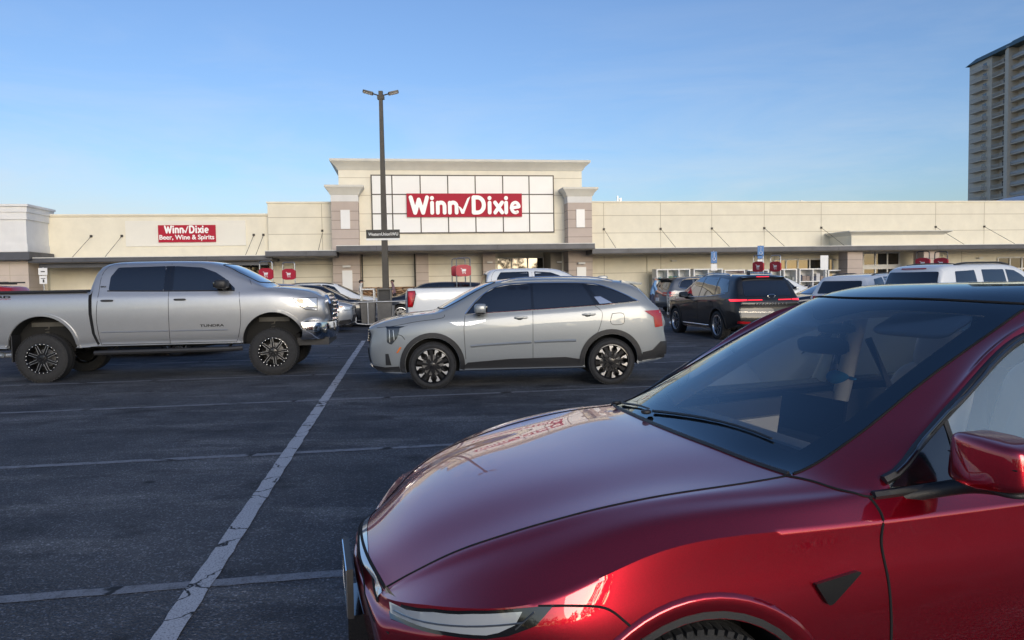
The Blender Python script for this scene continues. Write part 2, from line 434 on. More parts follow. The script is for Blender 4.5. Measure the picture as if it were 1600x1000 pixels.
# ============================================================ GROUND
def asphalt():
    m, n, l, b = _bsdf('asphalt'); t = n.new('ShaderNodeTexCoord')
    def noise_(s, d, ro=.6, sc=None):
        z = n.new('ShaderNodeTexNoise'); z.inputs['Scale'].default_value = s; z.inputs['Detail'].default_value = d; z.inputs['Roughness'].default_value = ro
        if sc:
            mpp = n.new('ShaderNodeMapping'); mpp.inputs['Scale'].default_value = sc; l.new(t.outputs['Object'], mpp.inputs['Vector']); l.new(mpp.outputs['Vector'], z.inputs['Vector'])
        else: l.new(t.outputs['Object'], z.inputs['Vector'])
        return z
    def mr(src, a, b_, c, d):
        q = n.new('ShaderNodeMapRange'); q.inputs['From Min'].default_value = a; q.inputs['From Max'].default_value = b_; q.inputs['To Min'].default_value = c; q.inputs['To Max'].default_value = d
        l.new(src, q.inputs['Value']); return q.outputs['Result']
    base = n.new('ShaderNodeMixRGB'); base.inputs['Color1'].default_value = (.024, .027, .035, 1); base.inputs['Color2'].default_value = (.098, .103, .115, 1)
    l.new(mr(noise_(.55, 9, .68).outputs['Fac'], .33, .68, 0, 1), base.inputs['Fac'])
    # worn pale streaks, mostly along the driving direction
    st = n.new('ShaderNodeMixRGB'); st.inputs['Color2'].default_value = (.20, .20, .205, 1)
    l.new(mr(noise_(1.1, 10, .72, (.45, 1.6, 1)).outputs['Fac'], .52, .74, 0, .8), st.inputs['Fac']); l.new(base.outputs['Color'], st.inputs['Color1'])
    # dark oil stains
    oil = n.new('ShaderNodeMixRGB'); oil.inputs['Color2'].default_value = (.018, .019, .023, 1)
    l.new(mr(noise_(.9, 6, .6, (.8, 1.5, 1)).outputs['Fac'], .56, .68, 0, .85), oil.inputs['Fac']); l.new(st.outputs['Color'], oil.inputs['Color1'])
    # oil drips: small dark spots gathered in patches
    dv = n.new('ShaderNodeTexVoronoi'); dv.inputs['Scale'].default_value = 2.3; l.new(t.outputs['Object'], dv.inputs['Vector'])
    dm = n.new('ShaderNodeMath'); dm.operation = 'MULTIPLY'; l.new(mr(dv.outputs['Distance'], .06, .16, 1, 0), dm.inputs[0]); l.new(mr(noise_(.35, 3).outputs['Fac'], .48, .58, 0, .85), dm.inputs[1])
    dd = n.new('ShaderNodeMixRGB'); dd.inputs['Color2'].default_value = (.010, .010, .012, 1); l.new(dm.outputs[0], dd.inputs['Fac']); l.new(oil.outputs['Color'], dd.inputs['Color1']); oil = dd
    # stones
    v = n.new('ShaderNodeTexVoronoi'); v.inputs['Scale'].default_value = 95; l.new(t.outputs['Object'], v.inputs['Vector'])
    gm = n.new('ShaderNodeMixRGB'); gm.blend_type = 'MULTIPLY'; gm.inputs['Fac'].default_value = 1
    sp = n.new('ShaderNodeSeparateColor'); l.new(v.outputs['Color'], sp.inputs['Color'])
    pw = n.new('ShaderNodeMath'); pw.operation = 'POWER'; pw.inputs[1].default_value = 7; l.new(sp.outputs['Red'], pw.inputs[0])
    cmb = n.new('ShaderNodeMapRange'); cmb.inputs['To Min'].default_value = .85; cmb.inputs['To Max'].default_value = 2.7; l.new(pw.outputs[0], cmb.inputs['Value'])
    l.new(oil.outputs['Color'], gm.inputs['Color1']); l.new(cmb.outputs['Result'], gm.inputs['Color2'])
    l.new(gm.outputs['Color'], b.inputs['Base Color'])
    b.inputs['Roughness'].default_value = .8; b.inputs['Specular IOR Level'].default_value = .35
    bp = n.new('ShaderNodeBump'); bp.inputs['Strength'].default_value = .8; bp.inputs['Distance'].default_value = .012
    v2 = n.new('ShaderNodeTexVoronoi'); v2.inputs['Scale'].default_value = 70; l.new(t.outputs['Object'], v2.inputs['Vector'])
    l.new(v2.outputs['Distance'], bp.inputs['Height'])
    bp2 = n.new('ShaderNodeBump'); bp2.inputs['Strength'].default_value = .35; bp2.inputs['Distance'].default_value = .05
    l.new(noise_(1.3, 4).outputs['Fac'], bp2.inputs['Height']); l.new(bp.outputs['Normal'], bp2.inputs['Normal']); l.new(bp2.outputs['Normal'], b.inputs['Normal'])
    return m
def line_paint(name, wear, col=(.36, .37, .40), crack=1.7):
    m, n, l, b = _bsdf(name); t = n.new('ShaderNodeTexCoord')
    z = n.new('ShaderNodeTexNoise'); z.inputs['Scale'].default_value = 7; z.inputs['Detail'].default_value = 12; z.inputs['Roughness'].default_value = .78
    l.new(t.outputs['Object'], z.inputs['Vector'])
    q = n.new('ShaderNodeMapRange'); q.inputs['From Min'].default_value = wear - .08; q.inputs['From Max'].default_value = wear + .08; l.new(z.outputs['Fac'], q.inputs['Value'])
    # cracks: thin cell borders of a warped voronoi
    wz = n.new('ShaderNodeTexNoise'); wz.inputs['Scale'].default_value = 5; wz.inputs['Detail'].default_value = 4; l.new(t.outputs['Object'], wz.inputs['Vector'])
    add = n.new('ShaderNodeVectorMath'); add.operation = 'MULTIPLY_ADD'; add.inputs[1].default_value = (.35, .35, 0); l.new(wz.outputs['Color'], add.inputs[0]); l.new(t.outputs['Object'], add.inputs[2])
    v = n.new('ShaderNodeTexVoronoi'); v.feature = 'DISTANCE_TO_EDGE'; v.inputs['Scale'].default_value = crack; l.new(add.outputs[0], v.inputs['Vector'])
    c = n.new('ShaderNodeMapRange'); c.inputs['From Min'].default_value = .006; c.inputs['From Max'].default_value = .018; l.new(v.outputs['Distance'], c.inputs['Value'])
    s = n.new('ShaderNodeTexNoise'); s.inputs['Scale'].default_value = 90; s.inputs['Detail'].default_value = 2; l.new(t.outputs['Object'], s.inputs['Vector'])
    sm = n.new('ShaderNodeMapRange'); sm.inputs['From Min'].default_value = .35; sm.inputs['From Max'].default_value = .5; sm.inputs['To Min'].default_value = .45; l.new(s.outputs['Fac'], sm.inputs['Value'])
    mu = n.new('ShaderNodeMath'); mu.operation = 'MULTIPLY'; l.new(q.outputs['Result'], mu.inputs[0]); l.new(sm.outputs['Result'], mu.inputs[1])
    mx = n.new('ShaderNodeMixRGB'); mx.inputs['Color1'].default_value = (.055, .056, .06, 1); mx.inputs['Color2'].default_value = (*col, 1); l.new(mu.outputs[0], mx.inputs['Fac'])
    m2 = n.new('ShaderNodeMixRGB'); m2.inputs['Color1'].default_value = (.008, .008, .009, 1); l.new(c.outputs['Result'], m2.inputs['Fac']); l.new(mx.outputs['Color'], m2.inputs['Color2'])
    l.new(m2.outputs['Color'], b.inputs['Base Color']); b.inputs['Roughness'].default_value = .8
    return m
bm = bmesh.new()
vs = [bm.verts.new(p) for p in ((-900, -900, 0), (900, -900, 0), (900, 900, 0), (-900, 900, 0))]; bm.faces.new(vs)
g = build('parking_lot', bm, asphalt(), angle=0); tag(g, kind='structure')
def strip(name, a, b, w, m, z=.004):
    a, b = Vector(a), Vector(b); L_ = (b - a).length; ang = math.atan2(b.y - a.y, b.x - a.x)
    bm = bmesh.new(); k = max(2, int(L_ / .12)); r_ = random.Random(hash(round(a.x * 7 + b.y, 2)) % 999)
    prev = None
    for i in range(k + 1):
        t = i / k * L_; j0, j1 = (r_.random() - .5) * .012, (r_.random() - .5) * .012
        cur = (bm.verts.new((t, -w / 2 + j0, 0)), bm.verts.new((t, w / 2 + j1, 0)))
        if prev: bm.faces.new((prev[0], cur[0], cur[1], prev[1]))
        prev = cur
    o = build(name, bm, m, angle=0); o.location = (a.x, a.y, z); o.rotation_euler = (0, 0, ang); tag(o, kind='structure'); return o
LP1 = line_paint('worn line paint', .36, (.42, .43, .46)); LP2 = line_paint('faded line paint', .42, (.20, .21, .235), .5)
strip('parking_line', (-.985, -1.1), (-4.35, 21.6), .125, LP1, .008)
ST = R(9.0); su = Vector((math.cos(ST), math.sin(ST)))
for (px, py, w) in ((-.94, 4.14, .10), (-1.31, 7.33, .10), (-1.87, 10.66, .10), (-2.41, 13.73, .10), (-2.9, 16.9, .10), (-3.4, 20.0, .10)):
    a = Vector((px, py)) - su * 7.5; b_ = Vector((px, py)) + su * 7.5
    strip('parking_line', (a.x, a.y), (b_.x, b_.y), w, LP2)
for (px, py) in ((7.5, 25.0), (8.0, 28.2)):
    a = Vector((px, py)) - su * 1.5; b_ = Vector((px, py)) + su * 6; strip('parking_line', (a.x, a.y), (b_.x, b_.y), .1, LP2)

# ============================================================ STORE
UA = 8.5; B0 = (0, 42, 0)
def stucco(name, col, var=.06):
    return mat(name, col, .85, var=var, vscale=1.3, bump=.25, bscale=60, spec=.2)
CREAM = stucco('cream stucco', (.75, .70, .565)); CREAM2 = stucco('pale cream stucco', (.77, .725, .60)); TAUPE = stucco('taupe stucco', (.50, .42, .365))
CORN = stucco('cornice stucco', (.67, .65, .58)); PALE = stucco('pale trim', (.70, .69, .66)); JOINT = mat('control joint', (.43, .375, .28), .9)
TJ = mat('taupe joint', (.30, .25, .215), .9)
FASCIA = mat('slate grey metal', (.085, .088, .10), .5, .2, var=.25, vscale=1.2); FLASH = mat('flashing', (.68, .67, .63), .5, var=.1)
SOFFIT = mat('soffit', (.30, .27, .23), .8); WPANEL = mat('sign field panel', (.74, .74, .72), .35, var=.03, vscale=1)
SIGNRED = mat('sign red', (.40, .012, .035), .6, spec=.25); LETTER = mat('letter acrylic', (.88, .87, .84), .35)
BRONZE = mat('dark bronze', (.05, .045, .04), .45, .5); STOREGLASS = mat('store glass', (.012, .014, .014), .03, 0, 1, spec=1)
def stone_mat():
    m, n, l, b = _bsdf('stacked stone'); t = n.new('ShaderNodeTexCoord')
    mp_ = n.new('ShaderNodeMapping'); mp_.inputs['Scale'].default_value = (3.2, 3.2, 11); l.new(t.outputs['Object'], mp_.inputs['Vector'])
    v = n.new('ShaderNodeTexVoronoi'); v.inputs['Scale'].default_value = 1; l.new(mp_.outputs['Vector'], v.inputs['Vector'])
    s = n.new('ShaderNodeSeparateColor'); l.new(v.outputs['Color'], s.inputs['Color'])
    c = n.new('ShaderNodeValToRGB'); e = c.color_ramp.elements; e[0].color = (.16, .085, .045, 1); e[1].color = (.48, .36, .24, 1); q = e.new(.5); q.color = (.33, .18, .09, 1); l.new(s.outputs['Red'], c.inputs['Fac'])
    v2 = n.new('ShaderNodeTexVoronoi'); v2.feature = 'DISTANCE_TO_EDGE'; v2.inputs['Scale'].default_value = 1; l.new(mp_.outputs['Vector'], v2.inputs['Vector'])
    k = n.new('ShaderNodeMapRange'); k.inputs['From Max'].default_value = .08; l.new(v2.outputs['Distance'], k.inputs['Value'])
    mx = n.new('ShaderNodeMixRGB'); mx.inputs['Color1'].default_value = (.05, .035, .025, 1); l.new(k.outputs['Result'], mx.inputs['Fac']); l.new(c.outputs['Color'], mx.inputs['Color2']); l.new(mx.outputs['Color'], b.inputs['Base Color'])
    b.inputs['Roughness'].default_value = .9
    bp = n.new('ShaderNodeBump'); bp.inputs['Distance'].default_value = .05; l.new(k.outputs['Result'], bp.inputs['Height']); l.new(bp.outputs['Normal'], b.inputs['Normal'])
    return m
STONE = stone_mat()
ra = R(UA)
def sw(s, v, z=0):     # store coordinates (along wall, toward the lot, up) to world
    return (B0[0] + s * math.cos(ra) + v * math.sin(ra), B0[1] + s * math.sin(ra) - v * math.cos(ra), z)
store = thing('supermarket', 'long cream stucco supermarket with a raised centre tower and grey canopy', 'supermarket', B0, UA)
def part(name, lst, m, parent=None, bevel=0, label=None):
    o = boxes(name, lst, m, parent or store, bevel)
    if label: o['label'] = label
    return o
# walls (y negative = toward the lot)
part('right_wing_wall', [(4.4, 46, 0, 22, 0, 6.12)], CREAM); part('parapet_cap', [(4.4, 46, -.06, .3, 6.12, 6.2)], CREAM2)
part('left_wing_wall', [(-24.3, -13.15, 0, 22, 0, 5.48)], CREAM); part('parapet_cap', [(-24.3, -13.15, -.06, .3, 5.48, 5.56)], CREAM2)
part('link_wall', [(-13.15, -9.4, -.3, 22, 0, 6.08)], CREAM); part('parapet_cap', [(-13.2, -9.4, -.36, .2, 6.08, 6.16)], CREAM2)
part('tower_wall', [(-9.4, 4.1, -.3, 12, 3.45, 7.95), (-9.4, -.75, .05, 12, 0, 3.45), (2.95, 4.1, .05, 12, 0, 3.45), (-.75, 2.95, 2.2, 12, 0, 3.45)], CREAM2)
def flare(name, x0, x1, yf, depth, z0, z1, out_, m, back=8, parent=None):
    """cornice whose front and ends lean outward"""
    bm = bmesh.new(); zm = z0 + (z1 - z0) * .78
    pr = [(0, z0), (.05, z0 + .06), (out_ * .35, z0 + (z1 - z0) * .38), (out_, zm), (out_, z1)]
    rings = []
    for o_, z in pr:
        rings.append([bm.verts.new(p) for p in ((x0 - o_, yf - o_, z), (x1 + o_, yf - o_, z), (x1 + o_, yf + depth, z), (x0 - o_, yf + depth, z))])
    for a, b_ in zip(rings, rings[1:]):
        for k in range(4): bm.faces.new((a[k], a[(k + 1) % 4], b_[(k + 1) % 4], b_[k]))
    bm.faces.new(rings[0][::-1]); bm.faces.new(rings[-1])
    return build(name, bm, m, parent or store, 30)
flare('cornice', -9.42, 4.12, -.32, 9, 7.86, 8.42, .40, CORN)
flare('cornice', -9.78, -8.32, -1.22, 2.2, 6.42, 6.92, .28, CORN); flare('cornice', 3.03, 4.46, -1.22, 2.2, 6.34, 6.82, .28, CORN)
for (x0, x1, zt) in ((-9.75, -8.35, 6.42), (3.06, 4.43, 6.34)):
    c = part('pilaster', [(x0, x1, -1.2, .6, 0, zt - .35)] + [(x0 - .004, x1 + .004, -1.204, -.3, z - .018, z + .018, 1) for z in (.9, 1.35, 1.8, 2.25, 2.7, 4.1, 4.6, 5.08, 5.56)], [TAUPE, TJ])
    part('frieze', [(x0 - .012, x1 + .012, -1.212, .6, zt - .35, zt)], PALE, c)
    xm = (x0 + x1) / 2 + .02
    part('white_panel', [(xm - .24, xm + .24, -1.26, -1.2, 4.62, 5.62)], WPANEL, c); part('white_panel', [(xm - .24, xm + .28, -1.26, -1.2, 1.25, 2.42)], WPANEL, c)
    l_ = part('wall_light', [(xm - .2, xm + .2, -1.42, -1.2, 2.58, 2.68)], PALE, c, .03)
for (x0, x1) in ((-5.36, -4.68), (-1.66, -.98)):
    c = part('column', [(x0, x1, -.65, .1, 0, 3.42)] + [(x0 - .004, x1 + .004, -.654, 0, z - .015, z + .015, 1) for z in (.9, 1.35, 1.8, 2.25, 2.7)], [TAUPE, TJ])
part('downspout', [(-5.45, -5.38, -.08, .06, .2, 3.4)], BRONZE); part('downspout', [(-8.3, -8.24, -.06, .06, .2, 3.4)], BRONZE)
part('wall_joint', [(-8.35, -.75, .035, .06, z - .015, z + .015) for z in (2.05, 2.72)] + [(-9.4, 4.1, -.305, -.29, z - .012, z + .012) for z in (7.45, 5.5, 6.5, 4.55)]
     + [(-13.15, -9.4, -.305, -.29, z - .015, z + .015) for z in (5.32, 4.42, 2.78, 2.1, 1.42)] + [(-10.35, -10.32, -.305, -.29, 3.4, 6.05)], JOINT)
jx = (5.44, 8.85, 12.0, 15.29, 18.95, 26.58, 29.94, 33.3)
part('wall_joint', [(x - .014, x + .014, -.004, .01, 3.3, 6.1) for x in jx] + [(4.45, 46, -.004, .01, z - .014, z + .014) for z in (5.38, 4.38)]
     + [(4.45, 16.9, -.004, .01, 2.05, 2.08), (25.6, 30.3, -.004, .01, 2.05, 2.08)] + [(x - .014, x + .014, -.004, .01, 0, 3.1) for x in (5.44, 8.85, 12.0, 28.4)], JOINT)
part('wall_joint', [(-24.2, -13.2, -.006, .01, 5.40, 5.43), (-21.4, -21.37, -.006, .01, 0, 3.0), (-18.1, -18.07, -.006, .01, 0, 3.0)], JOINT)
part('downspout', [(8.0, 8.08, -.09, 0, .2, 3.1)], CREAM)
# shop windows of the right wing
def window(name, x0, x1, z0, z1, cols, rows, y=0, frame=PALE, shade=None):
    w = part(name, [(x0, x1, y - .03, y - .002, z0, z1)], STOREGLASS)
    fr = []; t = .045
    for i in range(cols + 1):
        xx = x0 + (x1 - x0) * i / cols; fr.append((xx - t, xx + t, y - .075, y - .031, z0, z1))
    for z in [z0, z1] + rows:
        for i in range(cols):
            xa = x0 + (x1 - x0) * i / cols + t; xb = x0 + (x1 - x0) * (i + 1) / cols - t; fr.append((xa, xb, y - .073, y - .031, z - t, z + t))
    part('window_frame', fr, frame, w)
    if shade: part('window_film', [(x0 + (x1 - x0) * i / cols + t, x0 + (x1 - x0) * (i + 1) / cols - t, y - .036, y - .032, z0 + t, shade) for i in range(cols)], mat('green window film', (.20, .26, .20), .25), w)
    return w
window('shop_window', 15.9, 19.7, .35, 2.72, 5, [2.0], shade=1.7)
window('shop_window', 30.9, 36.0, .35, 2.66, 6, [1.95], shade=1.75)
window('entrance_window', -.62, 2.3, .1, 3.1, 3, [2.2], y=2.2)
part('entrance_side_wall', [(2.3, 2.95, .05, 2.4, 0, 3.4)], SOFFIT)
d = window('entrance_door', 21.7, 24.1, .05, 3.05, 3, [2.2]); part('door_header', [(21.5, 24.2, -.14, -.076, 2.05, 2.33)], PALE, d)
window('left_entrance', -15.1, -13.2, .05, 2.75, 4, [2.2], frame=BRONZE)
# canopies
def canopy(x0, x1, v, zt, zb, y0=0, seams=6.2):
    c = part('canopy', [(x0, x1, -v, y0, zb, zt)], FASCIA)
    part('flashing', [(x0 - .02, x1 + .02, -v - .02, y0, zt, zt + .035)], FLASH, c)
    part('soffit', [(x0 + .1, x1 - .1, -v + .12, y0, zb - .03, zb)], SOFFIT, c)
    part('drip_edge', [(x0 - .012, x1 + .012, -v - .012, -v, zb, zb + .04)] + [(x - .02, x + .02, -v - .006, -v, zb + .045, zt - .01) for x in np.arange(x0 + 2, x1 - .5, seams)], mat('dark drip edge', (.05, .05, .058), .5), c)
    return c
canopy(-9.38, 4.05, 3.2, 3.62, 3.34); canopy(4.06, 46, 2.6, 3.36, 3.1); canopy(-12.9, -9.4, 2.9, 3.40, 3.14, -.3); canopy(-24.0, -12.62, 2.6, 3.2, 2.98)
part('canopy_beam', [(-23.7, -12.9, -2.2, -2.0, 2.74, 2.96)], FASCIA)
for x, zt, zb, v in [(x, 4.6, 3.39, 2.4) for x in jx] + [(x, 4.42, 3.23, 2.4) for x in (-22.1, -20.6, -13.95, -12.7 - .75)] + [(-10.33, 4.6, 3.43, 2.6)]:
    bm = bmesh.new(); bm_tube(bm, [(x, -.02 if x > -13 else -.0, zt), (x, -v, zb)], .013, 5); bm_box(bm, x - .06, x + .06, -.05 - (.3 if -13.1 < x < -9 else 0), .0, zt - .06, zt + .06)
    build('tie_rod', bm, BRONZE, store)
# entrance bump-out on the right
part('entrance_canopy_block', [(19.5, 25.4, -2.2, 0, 3.4, 4.05)], CREAM2); flare('cornice', 19.5, 25.4, -2.2, 2.19, 3.98, 4.24, .34, CORN)
for x0, x1 in ((19.3, 20.25), (24.15, 25.15)):
    c = part('column', [(x0, x1, -2.15, -1.25, 0, 3.07)] + [(x0 - .004, x1 + .004, -2.154, -1.246, z - .015, z + .015, 1) for z in (.6, 1.1, 1.6, 2.1, 2.6)], [TAUPE, TJ])
# stone plinths
part('stone_base', [(-8.3, -.8, -.28, .04, 0, 1.5)], STONE); part('stone_base', [(-9.72, -8.35, -1.26, -1.2, 0, .0001)], STONE) if 0 else None
# small wall lights
for x, z in ((9.6, 2.68), (19.9, 2.62), (25.9, 2.6), (29.6, 2.6), (-1.3, 2.72), (-15.9, 2.6), (1.9 + .9, 2.7)):
    y = 0 if x > 4.4 or x < -13 else (-.65 if x < 0 else .05)
    part('wall_light', [(x - .15, x + .15, y - .2, y, z, z + .09)], PALE, bevel=.03)
# sign field on the tower
gx = (-7.65, -6.55, -5.02, -3.51, -1.99, -.45, 1.04, 2.43); gz = (4.44, 5.49, 6.54, 7.58)
f_ = part('sign_field', [(gx[i] + .03, gx[i + 1] - .03, -.38, -.3, gz[j] + .03, gz[j + 1] - .03) for i in range(7) for j in range(3)], WPANEL)
part('field_frame', [(x - .03, x + .03, -.4, -.3, gz[0] - .03, gz[-1] + .03) for x in gx] + [(gx[i] + .03, gx[i + 1] - .03, -.397, -.3, z - .03, z + .03) for i in range(7) for z in gz], BRONZE, f_)
# rooftop pieces
part('rooftop_rail', [(-12.4, -9.9, 3, 3.05, 6.45, 6.5), (-12.4, -9.9, 3, 3.05, 6.28, 6.31)] + [(x, x + .05, 3, 3.06, 6.0, 6.5) for x in (-12.4, -11.8, -11.2, -10.6, -9.95)] , FLASH)
part('vent_pipe', [(6.55, 6.62, 1, 1.07, 6.1, 6.62), (6.7, 6.82, 1, 1.12, 6.1, 6.5), (18.2, 18.35, 1, 1.1, 6.1, 6.35)], M_GALV)
walk = boxes('sidewalk', [(-40, 46, -4.3, .2, 0, .14)], mat('concrete', (.34, .33, .31), .85, var=.15, vscale=2)); walk.location = B0; walk.rotation_euler = (0, 0, ra); tag(walk, kind='structure')
# signs
def glyph_sign(parent, x0, x1, zb, zt, y, depth):
    """'Winn(tick)Dixie' in heavy round strokes"""
    bm = bmesh.new(); H_ = 1.0
    G = []; x = 0
    def add(strokes, w): 
        nonlocal x
        for s_ in strokes: G.append(([(x + p[0], p[1]) for p in s_[0]], s_[1]))
        x += w
    def arc(cx, cy, rx, ry, a0, a1, n=12): return [(cx + rx * math.cos(R(a0 + (a1 - a0) * i / n)), cy + ry * math.sin(R(a0 + (a1 - a0) * i / n))) for i in range(n + 1)]
    t = .105; s_ = .1
    add([([(.10, .9), (.32, .1), (.52, .78), (.74, .1), (.96, .9)], t)], 1.10)
    I = lambda: add([([(.12, .1), (.12, .62)], s_), ([(.12, .86), (.12, .87)], .105)], .30)
    Nn = lambda: add([([(.12, .1), (.12, .62)], s_), ([(.12, .45)] + arc(.30, .44, .18, .19, 170, 0) + [(.48, .1)], s_)], .64)
    I(); Nn(); Nn()
    G.append(([(x - .02, .38), (x + .17, .1), (x + .55, .95)], 'tick')); x += .62
    add([([(.14, .1), (.14, .9), (.30, .9)] + arc(.36, .5, .33, .4, 88, -88) + [(.30, .1), (.14, .1)], t)], .88)
    I()
    add([([(.12, .63), (.50, .1)], s_), ([(.50, .63), (.12, .1)], s_)], .60)
    I()
    add([([(.10, .34), (.50, .40)] + arc(.32, .36, .21, .27, 12, 300), s_ * .86)], .60)
    sx = (x1 - x0) / x; sz = (zt - zb)
    k_ = 0
    for pts, w in G:
        k_ += 1; dd = depth + .0013 * (k_ % 5)
        if w == 'tick':
            a, b_, c = pts
            poly = [(a[0] - .04, a[1] + .06), (a[0] + .06, a[1] + .02), (b_[0] + .0, b_[1] + .16), (c[0] - .12, c[1] - .1), (c[0] + .04, c[1]), (b_[0] + .06, b_[1] - .06), (b_[0] - .07, b_[1] - .06)]
            bm_prism(bm, [(x0 + p[0] * sx, zb + p[1] * sz) for p in poly], 'y', y - dd, y)
            continue
        for i in range(len(pts) - 1):
            p, q = Vector(pts[i]), Vector(pts[i + 1]); d_ = (q - p)
            if d_.length < 1e-6: continue
            d_.normalize(); nn = Vector((-d_.y, d_.x)) * w
            k_ += 1; dd = depth + .0011 * (k_ % 7)
            bm_prism(bm, [(x0 + v.x * sx, zb + v.y * sz) for v in (p - nn, q - nn, q + nn, p + nn)], 'y', y - dd, y)
        for p in pts:
            k_ += 1; dd = depth + .0009 * (k_ % 11) + .0002
            bm_prism(bm, [(x0 + (p[0] + w * math.cos(2 * math.pi * j / 14)) * sx, zb + (p[1] + w * math.sin(2 * math.pi * j / 14)) * sz) for j in range(14)], 'y', y - dd, y)
    return build('lettering', bm, LETTER, parent, 30)
s1 = thing('store_sign', 'large red panel with white store name on the gridded tower front', 'sign', sw(0, 0), UA)
part('sign_panel', [(-5.78, .6, -.52, -.40, 5.3, 6.58)], SIGNRED, s1); glyph_sign(s1, -5.66, .5, 5.42, 6.46, -.52, .06)
s2 = thing('store_sign', 'small red liquor sign with two lines of white lettering on the low left wing', 'sign', sw(0, 0), UA)
part('backing_panel', [(-20.4, -14.35, -.06, -.0, 3.86, 5.2)], stucco('light backing', (.76, .73, .64), .02), s2)
part('sign_panel', [(-18.76, -15.88, -.14, -.061, 4.06, 4.96)], SIGNRED, s2)
glyph_sign(s2, -18.45, -16.22, 4.52, 4.94, -.14, .03)
text_obj('lettering', 'Beer, Wine & Spirits', -18.7, -15.95, 4.12, 4.45, -.14, .03, LETTER, s2, bold=.018)

# ============================================================ NEIGHBOURS
WST = stucco('white stucco', (.76, .76, .75)); nb = thing('shop_building', 'white shop building with stepped cornice at the left edge beside the low wing', 'building', B0, UA)
X1 = -24.15
part('wall', [(-50, X1, -2.3, .45, 3.1, 5.55)], WST, nb); part('cornice', [(-50, X1 + .12, -2.42, .45, 5.45, 5.72), (-50, X1 + .2, -2.5, .45, 5.721, 5.83), (-50, X1 + .07, -2.37, .45, 5.1, 5.449)], WST, nb)
part('band', [(-50, X1 + .04, -2.34, .44, 3.55, 3.9)], WST, nb)
part('canopy', [(-50, X1 + .35, -2.9, -.3, 3.13, 3.5)], FASCIA, nb)
TS = stucco('pinkish stone tile', (.56, .48, .42))
part('stone_pier', [(-25.7, X1, -2.3, -.9, 0, 3.09), (-50, -25.7, -2.3, -1.9, 2.55, 3.09), (-50, -46, -2.3, -.9, 0, 2.549)], TS, nb)
part('tile_joint', [(-25.704, X1 + .004, -2.304, -.9, z - .01, z + .01) for z in (.6, 1.2, 1.8, 2.4, 2.98)] + [(-25.0, -24.98, -2.304, -2.2, 0, 3.0)], JOINT, nb)
part('recessed_wall', [(-50, X1 - .01, -.4, -.2, 0, 3.1)], CREAM, nb)
# high-rise
hr = thing('apartment_tower', 'tall beige apartment tower with stacked balconies and green mansard roof behind the store', 'tower block', (0, 0, 0))
HB = stucco('beige concrete', (.76, .66, .52)); HG = mat('green metal roof', (.055, .10, .10), .5); HD = mat('balcony shade', (.10, .09, .08), .9); RAIL = mat('balcony rail', (.50, .49, .46), .6)
X_ = 144.0; Yl = 234.0; nfl = 24; fh = 3.0; top = 66.2
part('wall', [(X_, X_ + 30, 223.2, Yl, 0, top), (X_ + 2.5, X_ + 30, 217.4, 223.2, 0, top), (X_ - .6, X_ + 30, 214.9, 216.0, 0, top + .5), (X_, X_ + 2.5, 216.0, 217.4, 0, top), (X_ + 2.2, X_ + 30, 150, 214.9, 0, top)], HB, hr)
bm = bmesh.new()
for y0, y1, zt in ((216.0, Yl + .8, 2.0), (150, 216.0, 2.2)):
    for a, b_ in ((-.9, 1.2),):
        vs = [bm.verts.new(p) for p in ((X_ + a, y0, top), (X_ + a, y1, top), (X_ + 31, y1, top), (X_ + 31, y0, top), (X_ + b_, y0, top + zt), (X_ + b_, y1 - (2 if y1 > 230 else 0), top + zt), (X_ + 29, y1 - 2, top + zt), (X_ + 29, y0, top + zt))]
        for f in ((0, 3, 2, 1), (4, 5, 6, 7), (0, 1, 5, 4), (1, 2, 6, 5), (2, 3, 7, 6), (3, 0, 4, 7)): bm.faces.new([vs[i] for i in f])
build('mansard_roof', bm, HG, hr, 20); part('penthouse', [(X_ + 3, X_ + 20, 190, 207, top + 2, top + 4.5)], HB, hr)
bal, rl, win, wg, slab = [], [], [], [], []
for i in range(nfl):
    z = top - 3.2 - i * fh
    if z < 6: break
    b_ = [(X_ - 1.7, X_ - .001, 225.0, 231.2, z - .22, z)]; part('balcony', b_, HB, hr)
    rl += [(X_ - 1.7, X_ - 1.64, 225.0, 231.2, z + .95, z + 1.05)] + [(X_ - 1.69, X_ - 1.65, y, y + .12, z, z + .95) for y in np.arange(225.0, 231.1, .42)] + [(X_ - 1.64, X_, 225.0, 225.06, z + .1, z + 1.05)]
    wg += [(X_ - .03, X_ - .002, 225.6, 227.4, z, z + 2.1)]
    slab += [(X_ + .05, X_ + 2.5, 217.4, 223.2, z - .3, z)]; rl += [(X_ + .1, X_ + .16, 217.4, 223.2, z + .9, z + 1.0)] + [(X_ + .11, X_ + .15, y, y + .1, z, z + .9) for y in np.arange(217.5, 223.1, .5)]
    wg += [(X_ + 2.44, X_ + 2.498, 219.0, 220.2, z + .7, z + 2.1), (X_ + 2.44, X_ + 2.498, 220.4, 221.6, z + .7, z + 2.1)]; win += [(X_ + 2.46, X_ + 2.499, 218.85, 221.75, z + .55, z + 2.25)]
    slab += [(X_ + .2, X_ + 2.2, 150, 214.9, z - .3, z)]; rl += [(X_ + .22, X_ + .28, 150, 214.9, z + .95, z + 1.05), (X_ + .23, X_ + .25, 150, 214.9, z + .15, z + .8)]
    for y in np.arange(153, 213, 7.0): wg.append((X_ + 2.14, X_ + 2.198, y, y + 2.6, z, z + 2.2))
    slab += [(X_ + .2, X_ + 2.2, y, y + .3, z, z + 2.7) for y in np.arange(151, 214, 10.5)]
part('balcony_slab', slab, HB, hr); part('railing', rl, RAIL, hr); part('window_frame', win, RAIL, hr); _dw = mat('dark window', (.02, .022, .025), .1, 0, .6)
_near = [w for w in wg if w[2] in (219.0, 220.4, 225.6)]
